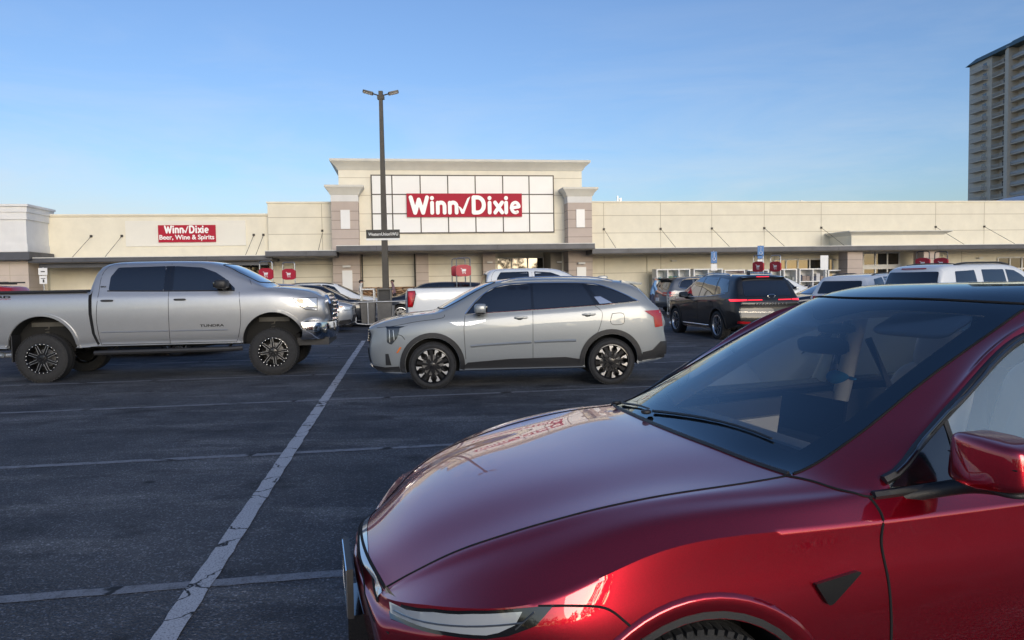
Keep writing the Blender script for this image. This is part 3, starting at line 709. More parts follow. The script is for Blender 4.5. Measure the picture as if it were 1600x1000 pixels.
for w in _near[:72]: part('window', [w], _dw, hr)
tag(part('distant_windows', [w for w in wg if w not in _near[:72]], _dw, hr), kind='stuff')
# pale roof in front of the tower
pr_ = thing('low_building', 'pale blue roofed building peeking over the store parapet under the tower', 'building', (0, 0, 0))
bm = bmesh.new(); bm_prism(bm, [(55.2, 9.2), (55.0, 9.5), (61, 10.9), (90, 10.9), (90, 9.2)], 'y', 78, 92); build('roof', bm, mat('pale blue metal roof', (.42, .50, .60), .4), pr_, 30)
part('wall', [(55.3, 89, 78.3, 91.5, 0, 9.19)], WST, pr_)
# far trees behind the photographer and either side (seen only mirrored in glass and paint)
def leaf_mass(name, cs, dens, size, m, parent=None):
    bm = bmesh.new(); r_ = random.Random(len(cs) * 13 + int(cs[0][0]))
    for (x, y, z, rx, rz) in cs:
        for _ in range(dens):
            while True:
                p = Vector((r_.uniform(-1, 1), r_.uniform(-1, 1), r_.uniform(-1, 1)))
                if p.length < 1: break
            nz_ = noise.noise(Vector((x, y, z)) + p * 1.8)
            if nz_ < -.15: continue
            c = Vector((x, y, z)) + Vector((p.x * rx, p.y * rx, p.z * rz)) * (1 + nz_ * .5)
            u = Vector((r_.uniform(-1, 1), r_.uniform(-1, 1), r_.uniform(-1, 1))).normalized() * size; v = u.orthogonal().normalized() * size * .8
            bm.faces.new([bm.verts.new(c + a) for a in (u, v, -u, -v)])
    return build(name, bm, m, parent, 0)
LEAF = mat('leaves', (.045, .065, .03), .8, var=.4, vscale=1)
cs = []
r_ = random.Random(3)
for i in range(30):
    x = -95 + i * 6.6 + r_.uniform(-2, 2); h = r_.uniform(4.5, 8.5)
    cs.append((x, -88 + r_.uniform(-5, 5), h * .55, r_.uniform(3.5, 5), h * .55))
w_ = leaf_mass('distant_trees', cs, 420, .55, LEAF); tag(w_, 'far dark treeline across the road behind the lot', 'trees', kind='stuff')
# ============================================================ VEHICLE KIT
def superell(bm, c, s, e=.5, nu=20, nv=12, mi=0, taper=0):
    """rounded block: centre c, half sizes s, exponent e (1 = ellipsoid, .3 = boxy)"""
    f = lambda w, q: math.copysign(abs(w)**q, w)
    rings = []
    for i in range(nv + 1):
        v = -math.pi / 2 + math.pi * i / nv; ring = []
        for j in range(nu):
            u = 2 * math.pi * j / nu
            x, y, z = f(math.cos(v), e) * f(math.cos(u), e), f(math.cos(v), e) * f(math.sin(u), e), f(math.sin(v), e)
            k = 1 - taper * (z * .5 + .5)
            ring.append((c[0] + s[0] * x * k, c[1] + s[1] * y * k, c[2] + s[2] * z))
        rings.append(ring)
    bot = bm.verts.new(rings[0][0]); top_ = bm.verts.new(rings[-1][0])
    R_ = [[bm.verts.new(p) for p in r] for r in rings[1:-1]]
    def F(a):
        fc = bm.faces.new(a); fc.smooth = True; fc.material_index = mi
    for j in range(nu):
        F((bot, R_[0][(j + 1) % nu], R_[0][j])); F((top_, R_[-1][j], R_[-1][(j + 1) % nu]))
        for i in range(len(R_) - 1): F((R_[i][j], R_[i][(j + 1) % nu], R_[i + 1][(j + 1) % nu], R_[i + 1][j]))
def blob(name, c, s, m, parent, e=.5, rot=None, taper=0):
    bm = bmesh.new(); superell(bm, (0, 0, 0), s, e, taper=taper); o = build(name, bm, m, parent, 50); o.location = c
    if rot: o.rotation_euler = rot
    return o
_wc = {}
M_RIMDARK = mat('dark rim', (.018, .018, .02), .3, .6, .6); M_BRAKE = mat('brake disc', (.25, .25, .26), .4, .8); M_RIMSILVER = mat('silver rim', (.55, .56, .58), .3, .85, .4)
def wheel_meshes(Rt, Rr, w, style):
    key = (Rt, Rr, w, style)
    if key in _wc: return _wc[key]
    h = w / 2; bm = bmesh.new()
    prof = [(-h + .02, Rr), (-h, Rr + .02), (-h - .004, (Rt + Rr) / 2), (-h + .01, Rt - .025), (-h + .035, Rt - .004), (-.03, Rt), (-.028, Rt - .01), (-.018, Rt - .01), (-.016, Rt), (.016, Rt), (.018, Rt - .01), (.028, Rt - .01), (.03, Rt), (h - .035, Rt - .004), (h - .01, Rt - .025), (h + .004, (Rt + Rr) / 2), (h, Rr + .02), (h - .02, Rr)]
    bm_lathe(bm, prof, 'y', 56, cap=False)
    nb_ = 56 if style == 'truck' else 64
    for k in range(nb_):   # shoulder tread blocks
        a = 2 * math.pi * k / nb_
        for s in (1, -1):
            yy = s * (h - .03); c, s_ = math.cos(a), math.sin(a); d = .022 if style == 'truck' else .004
            M_ = Matrix.Translation((c * (Rt - .004 + 0), yy, s_ * (Rt - .004))) @ Matrix.Rotation(-a, 4, 'Y')
            vs = bm_box(bm, -.014 - d * .3, .006 if style == 'truck' else .002, -.026, .026, -math.pi * Rt / nb_ * .62, math.pi * Rt / nb_ * .62)
            for v in vs: v.co = M_ @ v.co
    bmesh.ops.recalc_face_normals(bm, faces=bm.faces); tm = bpy.data.meshes.new('tyre'); bm.to_mesh(tm); bm.free(); tm.materials.append(M_RUBBER)
    tm.polygons.foreach_set('use_smooth', [True] * len(tm.polygons)); tm.set_sharp_from_angle(angle=R(40))
    bm = bmesh.new(); yf = h - .012
    # barrel and lip (0 base, 1 bright, 2 well)
    lipm = 0 if style in ('truck', 'tips') else 1
    bm_lathe(bm, [(yf + .004, Rr + .008), (yf + .006, Rr - .006), (yf - .012, Rr - .016), (yf - .02, Rr - .02), (-h + .02, Rr - .03)], 'y', 48, mi=lipm, cap=False)
    bm_lathe(bm, [(-.045, .001), (-.045, Rr - .03)], 'y', 32, mi=2, cap=False); bm_lathe(bm, [(-.02, .001), (-.02, Rr * .62), (-.035, Rr * .62)], 'y', 32, mi=3, cap=False)
    bm_lathe(bm, [(yf - .06, .075), (yf - .025, .07), (yf - .02, .05), (yf - .018, .001)], 'y', 20, mi=0)
    def poly(pts, ang, y0, y1, mi, mirror=False):
        P = []
        for r, t in pts:   # radial, tangential
            t = -t if mirror else t
            P.append((r * math.cos(ang) - t * math.sin(ang), r * math.sin(ang) + t * math.cos(ang)))
        bm_prism(bm, P, 'y', y0, y1, mi)
    ro = Rr - .014
    if style == 'truck':
        for k in range(8):
            a = 2 * math.pi * (k + .25) / 8
            poly([(.06, -.035), (ro, -.028), (ro, .028), (.06, .035)], a, yf - .055, yf - .02, 0)
            for s in (1, -1): poly([(.085, .025 * s), (ro - .01, .021 * s), (ro - .01, .0165 * s), (.10, .0205 * s)], a, yf - .0195, yf - .0165, 1)
        for k in range(24):
            a = 2 * math.pi * k / 24; c, s_ = math.cos(a) * (Rr - .004), math.sin(a) * (Rr - .004)
            if k % 3 != 1 or 1: bm_lathe(bm, [(yf, .0085), (yf + .012, .0075), (yf + .014, .001)], 'y', 7, (c, 0, s_), 1)
        for k in range(6):
            a = 2 * math.pi * k / 6; bm_lathe(bm, [(yf - .02, .012), (yf - .008, .010), (yf - .006, .001)], 'y', 7, (math.cos(a) * .05, 0, math.sin(a) * .05), 0)
    elif style == 'tips':
        for k in range(5):
            a = 2 * math.pi * (k + .35) / 5
            poly([(.03, -.03), (.12, -.028), (.12, .028), (.03, .03)], a, yf - .06, yf - .02, 0)
            for s in (False, True):
                poly([(.10, -.004), (.13, .02), (ro, .095), (ro, .060), (.15, -.005)], a, yf - .05, yf - .016, 0, s)
                poly([(ro - .012, .028), (ro - .003, .058), (ro - .006, .100), (.165, .058), (.158, .040), (.195, .052)], a, yf - .0155, yf - .010, 1, s)
            b_ = a + math.pi / 5
            poly([(.06, -.012), (ro, -.03), (ro, .03), (.06, .012)], b_, yf - .055, yf - .024, 0)
    elif style == 'split':
        for k in range(6):
            a = 2 * math.pi * (k + .2) / 6
            for s in (False, True):
                poly([(.05, .004), (ro, .03), (ro, .052), (.05, .026)], a, yf - .05, yf - .018, 0, s)
                poly([(.06, .010), (ro - .01, .036), (ro - .01, .048), (.06, .020)], a, yf - .0175, yf - .013, 1, s)
    else:
        for k in range(5):
            a = 2 * math.pi * (k + .3) / 5
            for s in (False, True):
                poly([(.05, .006), (ro, .05), (ro, .085), (.05, .034)], a, yf - .05, yf - .015, 1, s)
    bmesh.ops.recalc_face_normals(bm, faces=bm.faces); rm = bpy.data.meshes.new('rim'); bm.to_mesh(rm); bm.free()
    for m in (M_RIMDARK if style != 'plain' else M_RIMSILVER, M_MILLED if style != 'plain' else M_RIMSILVER, M_WELL, M_BRAKE): rm.materials.append(m)
    rm.polygons.foreach_set('use_smooth', [True] * len(rm.polygons)); rm.set_sharp_from_angle(angle=R(30))
    _wc[key] = (tm, rm); return _wc[key]
def add_wheels(root, xs_, yw, Rt, Rr, w, style, steer=0):
    for i, x in enumerate(xs_):
        for s in (1, -1):
            tm, rm = wheel_meshes(Rt, Rr, w, style)
            e = bpy.data.objects.new('wheel', None); COL.objects.link(e); e.parent = root; e.location = (x, s * yw, Rt - .006)
            e.rotation_euler = (0, R(17 * (i + 1) + 31 * (s > 0)), (0 if s > 0 else math.pi) + (R(steer) if i == 0 else 0)); e.rotation_mode = 'ZYX' if 0 else 'XYZ'
            for nm, me in (('tyre', tm), ('rim', rm)):
                o = bpy.data.objects.new(nm, me); COL.objects.link(o); o.parent = e
def ring_poly(xc, zc, r0, r1, a0, a1, n=22, ox=1):
    o = [(xc + r1 * ox * math.cos(R(a0 + (a1 - a0) * i / n)), zc + r1 * math.sin(R(a0 + (a1 - a0) * i / n))) for i in range(n + 1)]
    i_ = [(xc + r0 * math.cos(R(a1 + (a0 - a1) * i / n)), zc + r0 * math.sin(R(a1 + (a0 - a1) * i / n))) for i in range(n + 1)]
    return o + i_
def vehicle(s, level=2):
    """s: dict describing one vehicle; returns root, Surf, body"""
    root = thing(s['name'], s['label'], s['cat'], (*s['loc'], 0), s['head'], s.get('group'))
    W_, top_, belt, bot = s['W'], s['top'], s['belt'], s['bot']; x1, x0 = s['front'], s['rear']
    plan = s.get('plan') or [(x0, .86), (x0 + .15, .93), (x0 + .5, .985), (x0 + 1.1, 1), (x1 - 1.2, 1), (x1 - .6, .985), (x1 - .22, .93), (x1, .82)]
    xs_ = sorted(set([round(v, 3) for v in ([x0, x0 + .1, x0 + .28, x1 - .28, x1 - .1, x1] + [k[0] for k in top_ if x0 + .12 < k[0] < x1 - .12] + s.get('xs', []))]))
    xx = [xs_[0]]
    for v in xs_[1:]:
        if v - xx[-1] > .62:
            k = int((v - xx[-1]) / .45) + 1; a = xx[-1]
            for j in range(1, k): xx.append(a + (v - a) * j / k)
        if v - xx[-1] > .035: xx.append(v)
    P = []; tum = s.get('tumble', .30); nose = s.get('nose', [(0, 0)]); tail = s.get('tail', [(0, 0)])
    for i, x in enumerate(xx):
        zt, zb, z0 = interp(top_, x), interp(belt, x), interp(bot, x); h = max(zt - zb, .015); w = W_ * interp(plan, x)
        hw = min(1, h / .3)
        pts = [(w * .80, z0 + .0), (w * .925, z0 + .012), (w * .962, z0 + .09), (w * .987, z0 + .36 * (zb - z0)), (w * 1.0, z0 + .62 * (zb - z0)), (w * .985, zb - .12 * (zb - z0)), (w * .945, zb)]
        y5 = pts[-1][0]
        pts += [(y5 - .035 - tum * .45 * h, zb + .52 * h), (y5 - .07 - tum * h, zt - .055 * hw - .006), ((y5 - .07 - tum * h) * .62, zt - .012), (0, zt)]
        row = []
        for y, z in pts:
            X = x
            for lim, prf, e in ((x1, nose, 1), (x0, tail, -1)):
                d_ = abs(x - lim)
                if d_ < .45: X += interp(prf, z) * (1 - d_ / .45) * 1.0
            # plan bow of cross lines
            t_ = (abs(y) / W_)**2
            bw = interp(s.get('bow', [(x0, -.08), (x0 + 1, 0), (x1 - 1.8, .05), (x1 - .9, .12), (x1, .10)]), x)
            if y < y5 + .01: X += bw * (1 - t_) * (1 if z > zb - .02 else 0)
            row.append((X, y, z))
        P.append(row)
    o = shell(xx, P, 6, None, [(a + 1, b) for a, b in s.get('creases', [(5, .25)])], level, 3, s.get('nose_bow', .10), s.get('tail_bow', .08))
    o.name = 'body'
    cut_arches(o, (0, -s['wb']), s['archR'], W_, [s['paint'], M_WELL], s.get('archz', s['R'])); o.parent = root
    o.data.name = 'body'
    S_ = Surf(o)
    for nm, poly in s.get('windows', []):
        for sd_ in 'LR': S_.panel(nm, poly, sd_, s.get('glass', M_DARKGLASS), root, .004, .09, .03)
    if 'windshield' in s:
        ws_ = S_.panel('windshield', s['windshield'], 'T', M_MIDGLASS, root, .004, .09, .05)
        S_.lines('windshield_seal', [('T', rounded(s['windshield'], .05))], M_GAP, ws_, .009, .002, closed=True, smooth=False)
    if 'rear_window' in s: S_.panel('rear_window', s['rear_window'], 'B', M_DARKGLASS, root, .005, .09, .06)
    for sd_ in 'LR':
        for g_ in s.get('gaps', []): S_.lines('panel_gap', [(sd_, g_)], M_GAP, root, s.get('gapr', .0045), -.001)
        for hp in s.get('handles', []):
            h, n_ = S_.hit(hp[0], hp[1], sd_)
            blob('door_handle', h + n_ * .018, (.105, .018, .018), s.get('handlem', M_BLACK), root, .5)
    y_ = W_ + .10
    if 'mirror' in s:
        mx, mz = s['mirror']
        for k in (1, -1):
            mo = blob('side_mirror', (mx, k * (W_ * .945 + .10), mz), s.get('mirsize', (.09, .13, .085)), s.get('mirm', s['paint']), root, .55)
            bm = bmesh.new(); bm_tube(bm, [(0, 0, -.05), (.03, -k * .12, -.11)], .03, 6); build('mirror_arm', bm, M_BLACK, mo)
            bm = bmesh.new(); bm_prism(bm, rounded([(-s.get('mirsize', (.09, .13, .085))[1] * .8, -.06), (s.get('mirsize', (.09, .13, .085))[1] * .8, -.06), (s.get('mirsize', (.09, .13, .085))[1] * .8, .06), (-s.get('mirsize', (.09, .13, .085))[1] * .8, .06)], .03), 'x', -s.get('mirsize', (.09,))[0] - .004, -s.get('mirsize', (.09,))[0] + .02); build('mirror_glass', bm, M_DARKGLASS, mo)
    add_wheels(root, (0, -s['wb']), s['yw'], s['R'], s['rim'], s.get('tw', .25), s['style'], s.get('steer', 0))
    bm = bmesh.new(); bm_box(bm, x0 + .5, x1 - .5, -W_ * .62, W_ * .62, interp(bot, -1) - .05, interp(bot, -1) + .12)
    for xw in (0, -s['wb']): bm_tube(bm, [(xw, -s['yw'], s['R']), (xw, s['yw'], s['R'])], .045, 8)
    build('underbody', bm, M_WELL, root)
    return root, S_, o
def roof_rails(S_, root, x0, x1, y, m, r=.018):
    for k in (1, -1):
        bm = bmesh.new(); pts = []
        for i in range(15):
            x = x0 + (x1 - x0) * i / 14; h, n_ = S_.hit(x, k * y, 'T'); e = min(1, 6 * min(i, 14 - i) / 14)
            pts.append(h + Vector((0, 0, .005 + .035 * e)))
        bm_tube(bm, pts, r, 6); build('roof_rail', bm, m, root)
def plate(root, S_, side, z, text=None):
    h, n_ = S_.hit(0, z, side); x = h.x + (.012 if side == 'F' else -.012)
    boxes('license_plate', [(min(x, x - .01), max(x, x - .01) + .008, -.155, .155, z - .078, z + .078)], M_WHITE, root, .01)

P_TUNDRA = paint('silver truck paint', (.42, .43, .445), .65, .35, .10); P_SORENTO = paint('stone grey paint', (.30, .32, .33), .35, .40, .04)
P_BLACK = paint('black paint', (.004, .004, .005), 0, .5, .01, cior=1.38); P_WHITE = paint('white car paint', (.74, .76, .77), 0, .4, .03); P_SILVER = paint('silver paint', (.42, .44, .47), .7, .34, .06)
P_NAVY = paint('dark blue paint', (.018, .024, .038), .5, .35, .05); P_GREY = paint('grey paint', (.17, .18, .19), .6, .36, .06); P_REDCAR = paint('bright red paint', (.45, .02, .025), .2, .4, .05); P_PALEBLUE = paint('pale blue silver paint', (.45, .52, .58), .5, .35, .05)

# ------------------------------------------------------------ silver lifted pickup
T = dict(name='pickup_truck', label='lifted silver pickup truck with tinted windows and black milled off-road wheels parked at left', cat='pickup truck', loc=(-4.56, 14.62), head=7.9,
    W=1.0, front=.93, rear=-5.35, wb=3.97, R=.435, rim=.262, yw=.87, tw=.31, style='truck', archR=[.545, .56], archz=.62, paint=P_TUNDRA, tumble=.34,
    top=[(-5.35, 1.60), (-5.2, 1.62), (-3.22, 1.62), (-3.16, 1.64), (-3.10, 1.95), (-2.98, 2.10), (-2.75, 2.145), (-1.9, 2.155), (-1.2, 2.13), (-.88, 2.05), (-.62, 1.92), (-.22, 1.69), (-.10, 1.65), (.15, 1.64), (.45, 1.60), (.68, 1.55), (.80, 1.48), (.93, 1.42)],
    belt=[(-5.35, 1.57), (-3.1, 1.57), (-.6, 1.56), (-.2, 1.56), (.3, 1.51), (.6, 1.45), (.93, 1.38)],
    bot=[(-5.35, .72), (-4.6, .62), (-3.3, .60), (-3.1, .62), (-.6, .61), (-.4, .6), (.4, .72), (.55, .93), (.93, .95)],
    plan=[(-5.35, .95), (-5.2, .98), (-4.9, 1), (0, 1), (.4, .985), (.7, .93), (.93, .84)], nose=[(.9, -.06), (1.1, .0), (1.4, -.02)], nose_bow=.13, bow=[(-5.35, 0), (-3.2, 0), (-2.9, .0), (-.9, .10), (-.2, .12), (.93, .10)],
    xs=[-3.19, -3.05], creases=[(5, .55), (4, .2)],
    windows=[('rear_side_window', [(-2.84, 1.62), (-2.83, 1.86), (-2.72, 2.03), (-1.90, 2.045), (-1.90, 1.60)]), ('front_side_window', [(-1.74, 2.045), (-1.26, 2.01), (-1.02, 1.92), (-.84, 1.80), (-.66, 1.62), (-.66, 1.585), (-1.74, 1.59)])],
    windshield=[(-.26, -.72), (-.17, -.4), (-.14, 0), (-.17, .4), (-.26, .72), (-.62, .70), (-.93, .62), (-.86, .3), (-.84, 0), (-.86, -.3), (-.93, -.62), (-.62, -.70)],
    rear_window=[(-.55, 1.68), (.55, 1.68), (.52, 1.98), (-.52, 1.98)],
    gaps=[[(-3.0, 1.58), (-3.04, 1.1), (-3.0, .68), (-2.98, .64)], [(-3.0, 1.58), (-2.98, 1.9), (-2.85, 2.08), (-2.6, 2.095)], [(-1.81, 2.09), (-1.81, 1.5), (-1.82, .63)], [(-.58, 1.55), (-.56, 1.1), (-.60, .80), (-.66, .63)], [(-2.98, .645), (-1.8, .64), (-.66, .64)]],
    handles=[(-2.85, 1.435), (-1.61, 1.43)], mirror=(-.86, 1.70), mirsize=(.12, .15, .085), mirm=M_BLACK)
root, S_, body = vehicle(T, 2)
for sd_, k in (('L', 1), ('R', -1)):
    S_.panel('cab_gap', [(-3.165, 1.62), (-3.11, 1.62), (-3.11, 1.2), (-3.08, .85), (-3.02, .66), (-3.06, .64), (-3.13, .85), (-3.165, 1.2)], sd_, M_GAP, root, .003, .08)
    S_.panel('wheel_arch_lip', ring_poly(0, .62, .55, .60, -4, 184), sd_, P_TUNDRA, root, .0, .05, thick=.025); S_.panel('wheel_arch_lip', ring_poly(-3.97, .62, .565, .615, -2, 182), sd_, P_TUNDRA, root, .0, .05, thick=.025)
    S_.lines('body_crease', [(sd_, [(-2.98, .87), (-1.83, .865)]), (sd_, [(-1.79, .865), (-.80, .86)])], P_TUNDRA, root, .014, -.006)
    hl = S_.panel('headlight', [(.38, 1.41), (.80, 1.41), (.80, 1.18), (.60, 1.20), (.44, 1.31)], sd_, M_LENS, root, .006, .06, .03)
    S_.panel('turn_lens', [(.42, 1.395), (.56, 1.395), (.56, 1.31), (.47, 1.32)], sd_, M_AMBER, hl, .010, .04, .02)
    S_.lines('headlight_edge', [(sd_, [(.38, 1.41), (.80, 1.41), (.80, 1.18), (.60, 1.20), (.44, 1.31)])], M_GAP, hl, .007, .004, closed=True, smooth=False)
    S_.lines('window_trim', [(sd_, [(-2.86, 1.61), (-1.9, 1.59), (-.66, 1.575)])], M_BLACK, root, .012, .0, smooth=False)
    S_.panel('pillar_trim', [(-1.90, 1.60), (-1.90, 2.045), (-1.74, 2.045), (-1.74, 1.59)], sd_, M_GLOSSBLACK, root, .003, .09)
    yb = k * 1.0
    bm = bmesh.new(); bm_tube(bm, [(-3.1, k * .98, .50), (-2.9, k * 1.0, .505), (-.75, k * 1.0, .51), (-.55, k * .97, .52)], .045, 8)
    for x in (-2.8, -1.8, -.8): bm_tube(bm, [(x, k * 1.0, .51), (x, k * .7, .58)], .025, 5)
    build('side_step', bm, M_BLACK, root)
    S_.panel('tail_light', [(-5.34, 1.50), (-5.20, 1.50), (-5.18, 1.1), (-5.34, 1.08)], sd_, M_REDLENS, root, .006, .06, .02)
    for xw in (0, -3.97):   # suspension seen inside the arches
        bm = bmesh.new()
        bm_tube(bm, [(xw - .06, k * .55, .55), (xw - .02, k * .6, 1.02)], .05, 8, 0)
        for j in range(7): bm_tube(bm, [(xw - .05 + .075 * math.cos(a), k * .57 + .075 * math.sin(a), .62 + j * .055 + a * .008) for a in np.linspace(0, 6.28, 10)], .011, 4, 0)
        bm_tube(bm, [(xw + .35, k * .5, .55), (xw, k * .72, .42), (xw - .35, k * .5, .56)], .035, 6)
        bm_box(bm, xw - .3, xw + .25, k * .64 - .03, k * .64 + .03, .98, 1.06)
        build('suspension', bm, mat('dusty steel', (.10, .095, .085), .7, .3, var=.3), root)
bl = boxes('bed_cover', [(-5.2, -3.22, -.90, .90, 1.600, 1.640)], M_BLACK, root, .01)
bm = bmesh.new()
for k in (1, -1): bm_tube(bm, [(-5.3, k * .935, 1.607), (-3.2, k * .935, 1.612)], .028, 6)
build('bed_rail', bm, M_BLACK, root)
# chrome front bumper wrapping the corner
bm = bmesh.new(); secs = [(.52, .985), (.70, .97), (.86, .90), (.98, .72), (1.06, .4), (1.08, 0)]
rows = []
for (x, y) in secs + [(a, -b) for a, b in secs[-2::-1]]:
    rows.append([bm.verts.new(p) for p in ((x - .03, y * .97, .64), (x + .0, y * 1.0, .70), (x + .015, y * 1.01, .82), (x + .0, y, .95), (x - .06, y * .95, .965))])
for a, b_ in zip(rows, rows[1:]):
    for i in range(4): bm.faces.new((a[i], b_[i], b_[i + 1], a[i + 1])).smooth = True
bp_ = build('front_bumper', bm, M_CHROME, root, 50)
for k in (1, -1): blob('fog_light', (.93, k * .83, .80), (.03, .06, .05), M_LENSDARK, bp_, .5)
boxes('front_valance', [(.4, .98, -.75, .75, .52, .66)], M_BLACK, root, .03)
# grille
gf = S_.panel('grille', [(-.56, 1.44), (.56, 1.44), (.60, 1.30), (.50, 1.02), (-.50, 1.02), (-.60, 1.30)], 'F', M_BLACK, root, .01, .1, .04)
bm = bmesh.new()
for z in (1.10, 1.18, 1.26, 1.34):
    bm_tube(bm, [S_.hit(y, z, 'F')[0] + Vector((.035, 0, 0)) for y in np.linspace(-.5, .5, 9)], .018, 5)
bm_tube(bm, [S_.hit(y, z, 'F')[0] + Vector((.03, 0, 0)) for y, z in ((-.58, 1.44), (-.3, 1.46), (0, 1.465), (.3, 1.46), (.58, 1.44), (.63, 1.3), (.53, 1.0), (.3, .99), (0, .99), (-.3, .99), (-.53, 1.0), (-.63, 1.3))], .035, 6, closed=True)
build('grille_bars', bm, M_CHROME, gf); blob('badge', S_.hit(0, 1.26, 'F')[0] + Vector((.05, 0, 0)), (.02, .10, .07), M_CHROME, gf, .8)
bm = bmesh.new(); bm_tube(bm, [(-5.0, -.62, .55), (-4.62, -.84, .50), (-4.66, -.90, .50)], .04, 8); bm_tube(bm, [(-4.45, -.84, .50), (-4.74, -.84, .49)], .046, 10); build('exhaust_pipe', bm, M_GALV, root)
boxes('mud_flap', [(-4.47, -4.45, -1.0, -.72, .38, .85), (-4.47, -4.45, .72, 1.0, .38, .85)], M_BLACK, root)
bm = bmesh.new(); bm_tube(bm, [(-.33, -.86, 1.50), (-.40, -.88, 1.78)], .004, 4); bm_tube(bm, [(-.33, -.86, 1.46), (-.33, -.87, 1.53)], .016, 6); build('antenna', bm, M_BLACK, root)
yy = S_.hit(-1.1, .95, 'R')[0].y; text_obj('badge_lettering', 'TUNDRA', -1.28, -.86, .925, .97, yy + .002, .008, M_GAP, root, bold=.02)
yy = S_.hit(-4.6, 1.5, 'R')[0].y; text_obj('badge_lettering', 'TRD', -4.78, -4.45, 1.515, 1.555, yy + .004, .008, M_GAP, root, bold=.02); text_obj('badge_lettering', 'OFF ROAD', -4.78, -4.45, 1.475, 1.505, yy + .004, .008, M_REDLENS, root, bold=.01)
yy = S_.hit(-2.93, 1.67, 'R')[0].y; text_obj('badge_lettering', 'SR5', -2.98, -2.89, 1.675, 1.70, yy + .004, .008, M_GAP, root, bold=.02)

# ------------------------------------------------------------ stone grey three-row SUV
SO = dict(name='suv', label='stone grey SUV with black and silver wheels facing left in the middle of the lot', cat='suv', loc=(-1.30, 12.38), head=183.2,
    W=.95, front=.93, rear=-3.68, wb=2.81, R=.368, rim=.268, yw=.83, tw=.25, style='tips', archR=.425, archz=.375, paint=P_SORENTO, tumble=.36,
    top=[(-3.68, 1.02), (-3.60, 1.17), (-3.50, 1.28), (-3.38, 1.42), (-3.25, 1.555), (-3.12, 1.62), (-2.9, 1.66), (-2.5, 1.695), (-1.9, 1.715), (-1.3, 1.70), (-.97, 1.645), (-.72, 1.53), (-.46, 1.38), (-.2, 1.24), (-.06, 1.20), (.2, 1.175), (.5, 1.125), (.72, 1.07), (.85, 1.02), (.93, .965)],
    belt=[(-3.68, .95), (-3.6, 1.12), (-3.45, 1.22), (-3.3, 1.275), (-3.0, 1.275), (-2.66, 1.245), (-1.6, 1.195), (-1.0, 1.165), (-.54, 1.13), (-.2, 1.10), (.25, 1.05), (.5, 1.02), (.7, .985), (.85, .96), (.93, .93)],
    bot=[(-3.68, .38), (-3.3, .33), (-3.1, .29), (-.4, .28), (.45, .25), (.8, .27), (.93, .30)],
    plan=[(-3.68, .84), (-3.55, .91), (-3.3, .965), (-2.8, .995), (-2.2, 1), (-.4, 1), (0, .995), (.35, .975), (.65, .93), (.85, .85), (.93, .78)],
    nose=[(.25, -.04), (.45, .03), (.6, .045), (.8, .02), (1.0, .0)], tail=[(.35, .02), (.5, -.045), (.65, -.03), (.9, -.0), (1.2, 0)], nose_bow=.12, creases=[(5, .3)], xs=[-3.3],
    bow=[(-3.68, -.1), (-3.2, -.08), (-2.5, 0), (-1.2, .05), (-.4, .14), (.2, .12), (.93, .12)],
    windows=[('front_side_window', [(-.56, 1.165), (-.68, 1.31), (-.85, 1.45), (-1.0, 1.54), (-1.25, 1.585), (-1.56, 1.60), (-1.56, 1.215)]), ('rear_side_window', [(-1.60, 1.215), (-1.60, 1.60), (-2.38, 1.59), (-2.56, 1.27)]), ('quarter_window', [(-2.44, 1.588), (-2.66, 1.55), (-2.93, 1.455), (-3.22, 1.315), (-2.68, 1.275)])],
    windshield=[(-.18, -.70), (-.10, -.4), (-.06, 0), (-.10, .4), (-.18, .70), (-.45, .69), (-.80, .63), (-1.02, .57), (-.90, .3), (-.86, 0), (-.90, -.3), (-1.02, -.57), (-.80, -.63), (-.45, -.69)],
    rear_window=[(-.60, 1.20), (.60, 1.20), (.54, 1.50), (-.54, 1.50)],
    gaps=[[(-.52, 1.13), (-.50, .92), (-.52, .45)], [(-1.58, 1.19), (-1.575, .9), (-1.57, .44)], [(-2.56, 1.25), (-2.67, 1.14), (-2.64, .95), (-2.58, .80)], [(.86, .965), (.6, .99), (.25, 1.05), (-.15, 1.10), (-.2, 1.15)], [(.55, .86), (.47, .84), (.42, .78)],
          [(-2.83, 1.12), (-3.0, 1.12), (-3.02, 1.0), (-2.98, .95), (-2.84, .95), (-2.80, 1.0), (-2.83, 1.12)]],
    handles=[(-1.39, 1.085), (-2.46, 1.115)], handlem=P_SORENTO, mirror=(-.76, 1.24), mirsize=(.10, .12, .08), mirm=P_SORENTO)
root, S_, body = vehicle(SO, 2)
for sd_ in 'LR': S_.panel('window_surround', [(-.53, 1.15), (-.67, 1.32), (-.84, 1.468), (-1.0, 1.556), (-1.25, 1.60), (-1.6, 1.612), (-2.4, 1.60), (-2.68, 1.56), (-2.94, 1.462), (-3.25, 1.308), (-2.66, 1.262), (-1.6, 1.207), (-.9, 1.172)], sd_, M_GLOSSBLACK, root, .0025, .09)
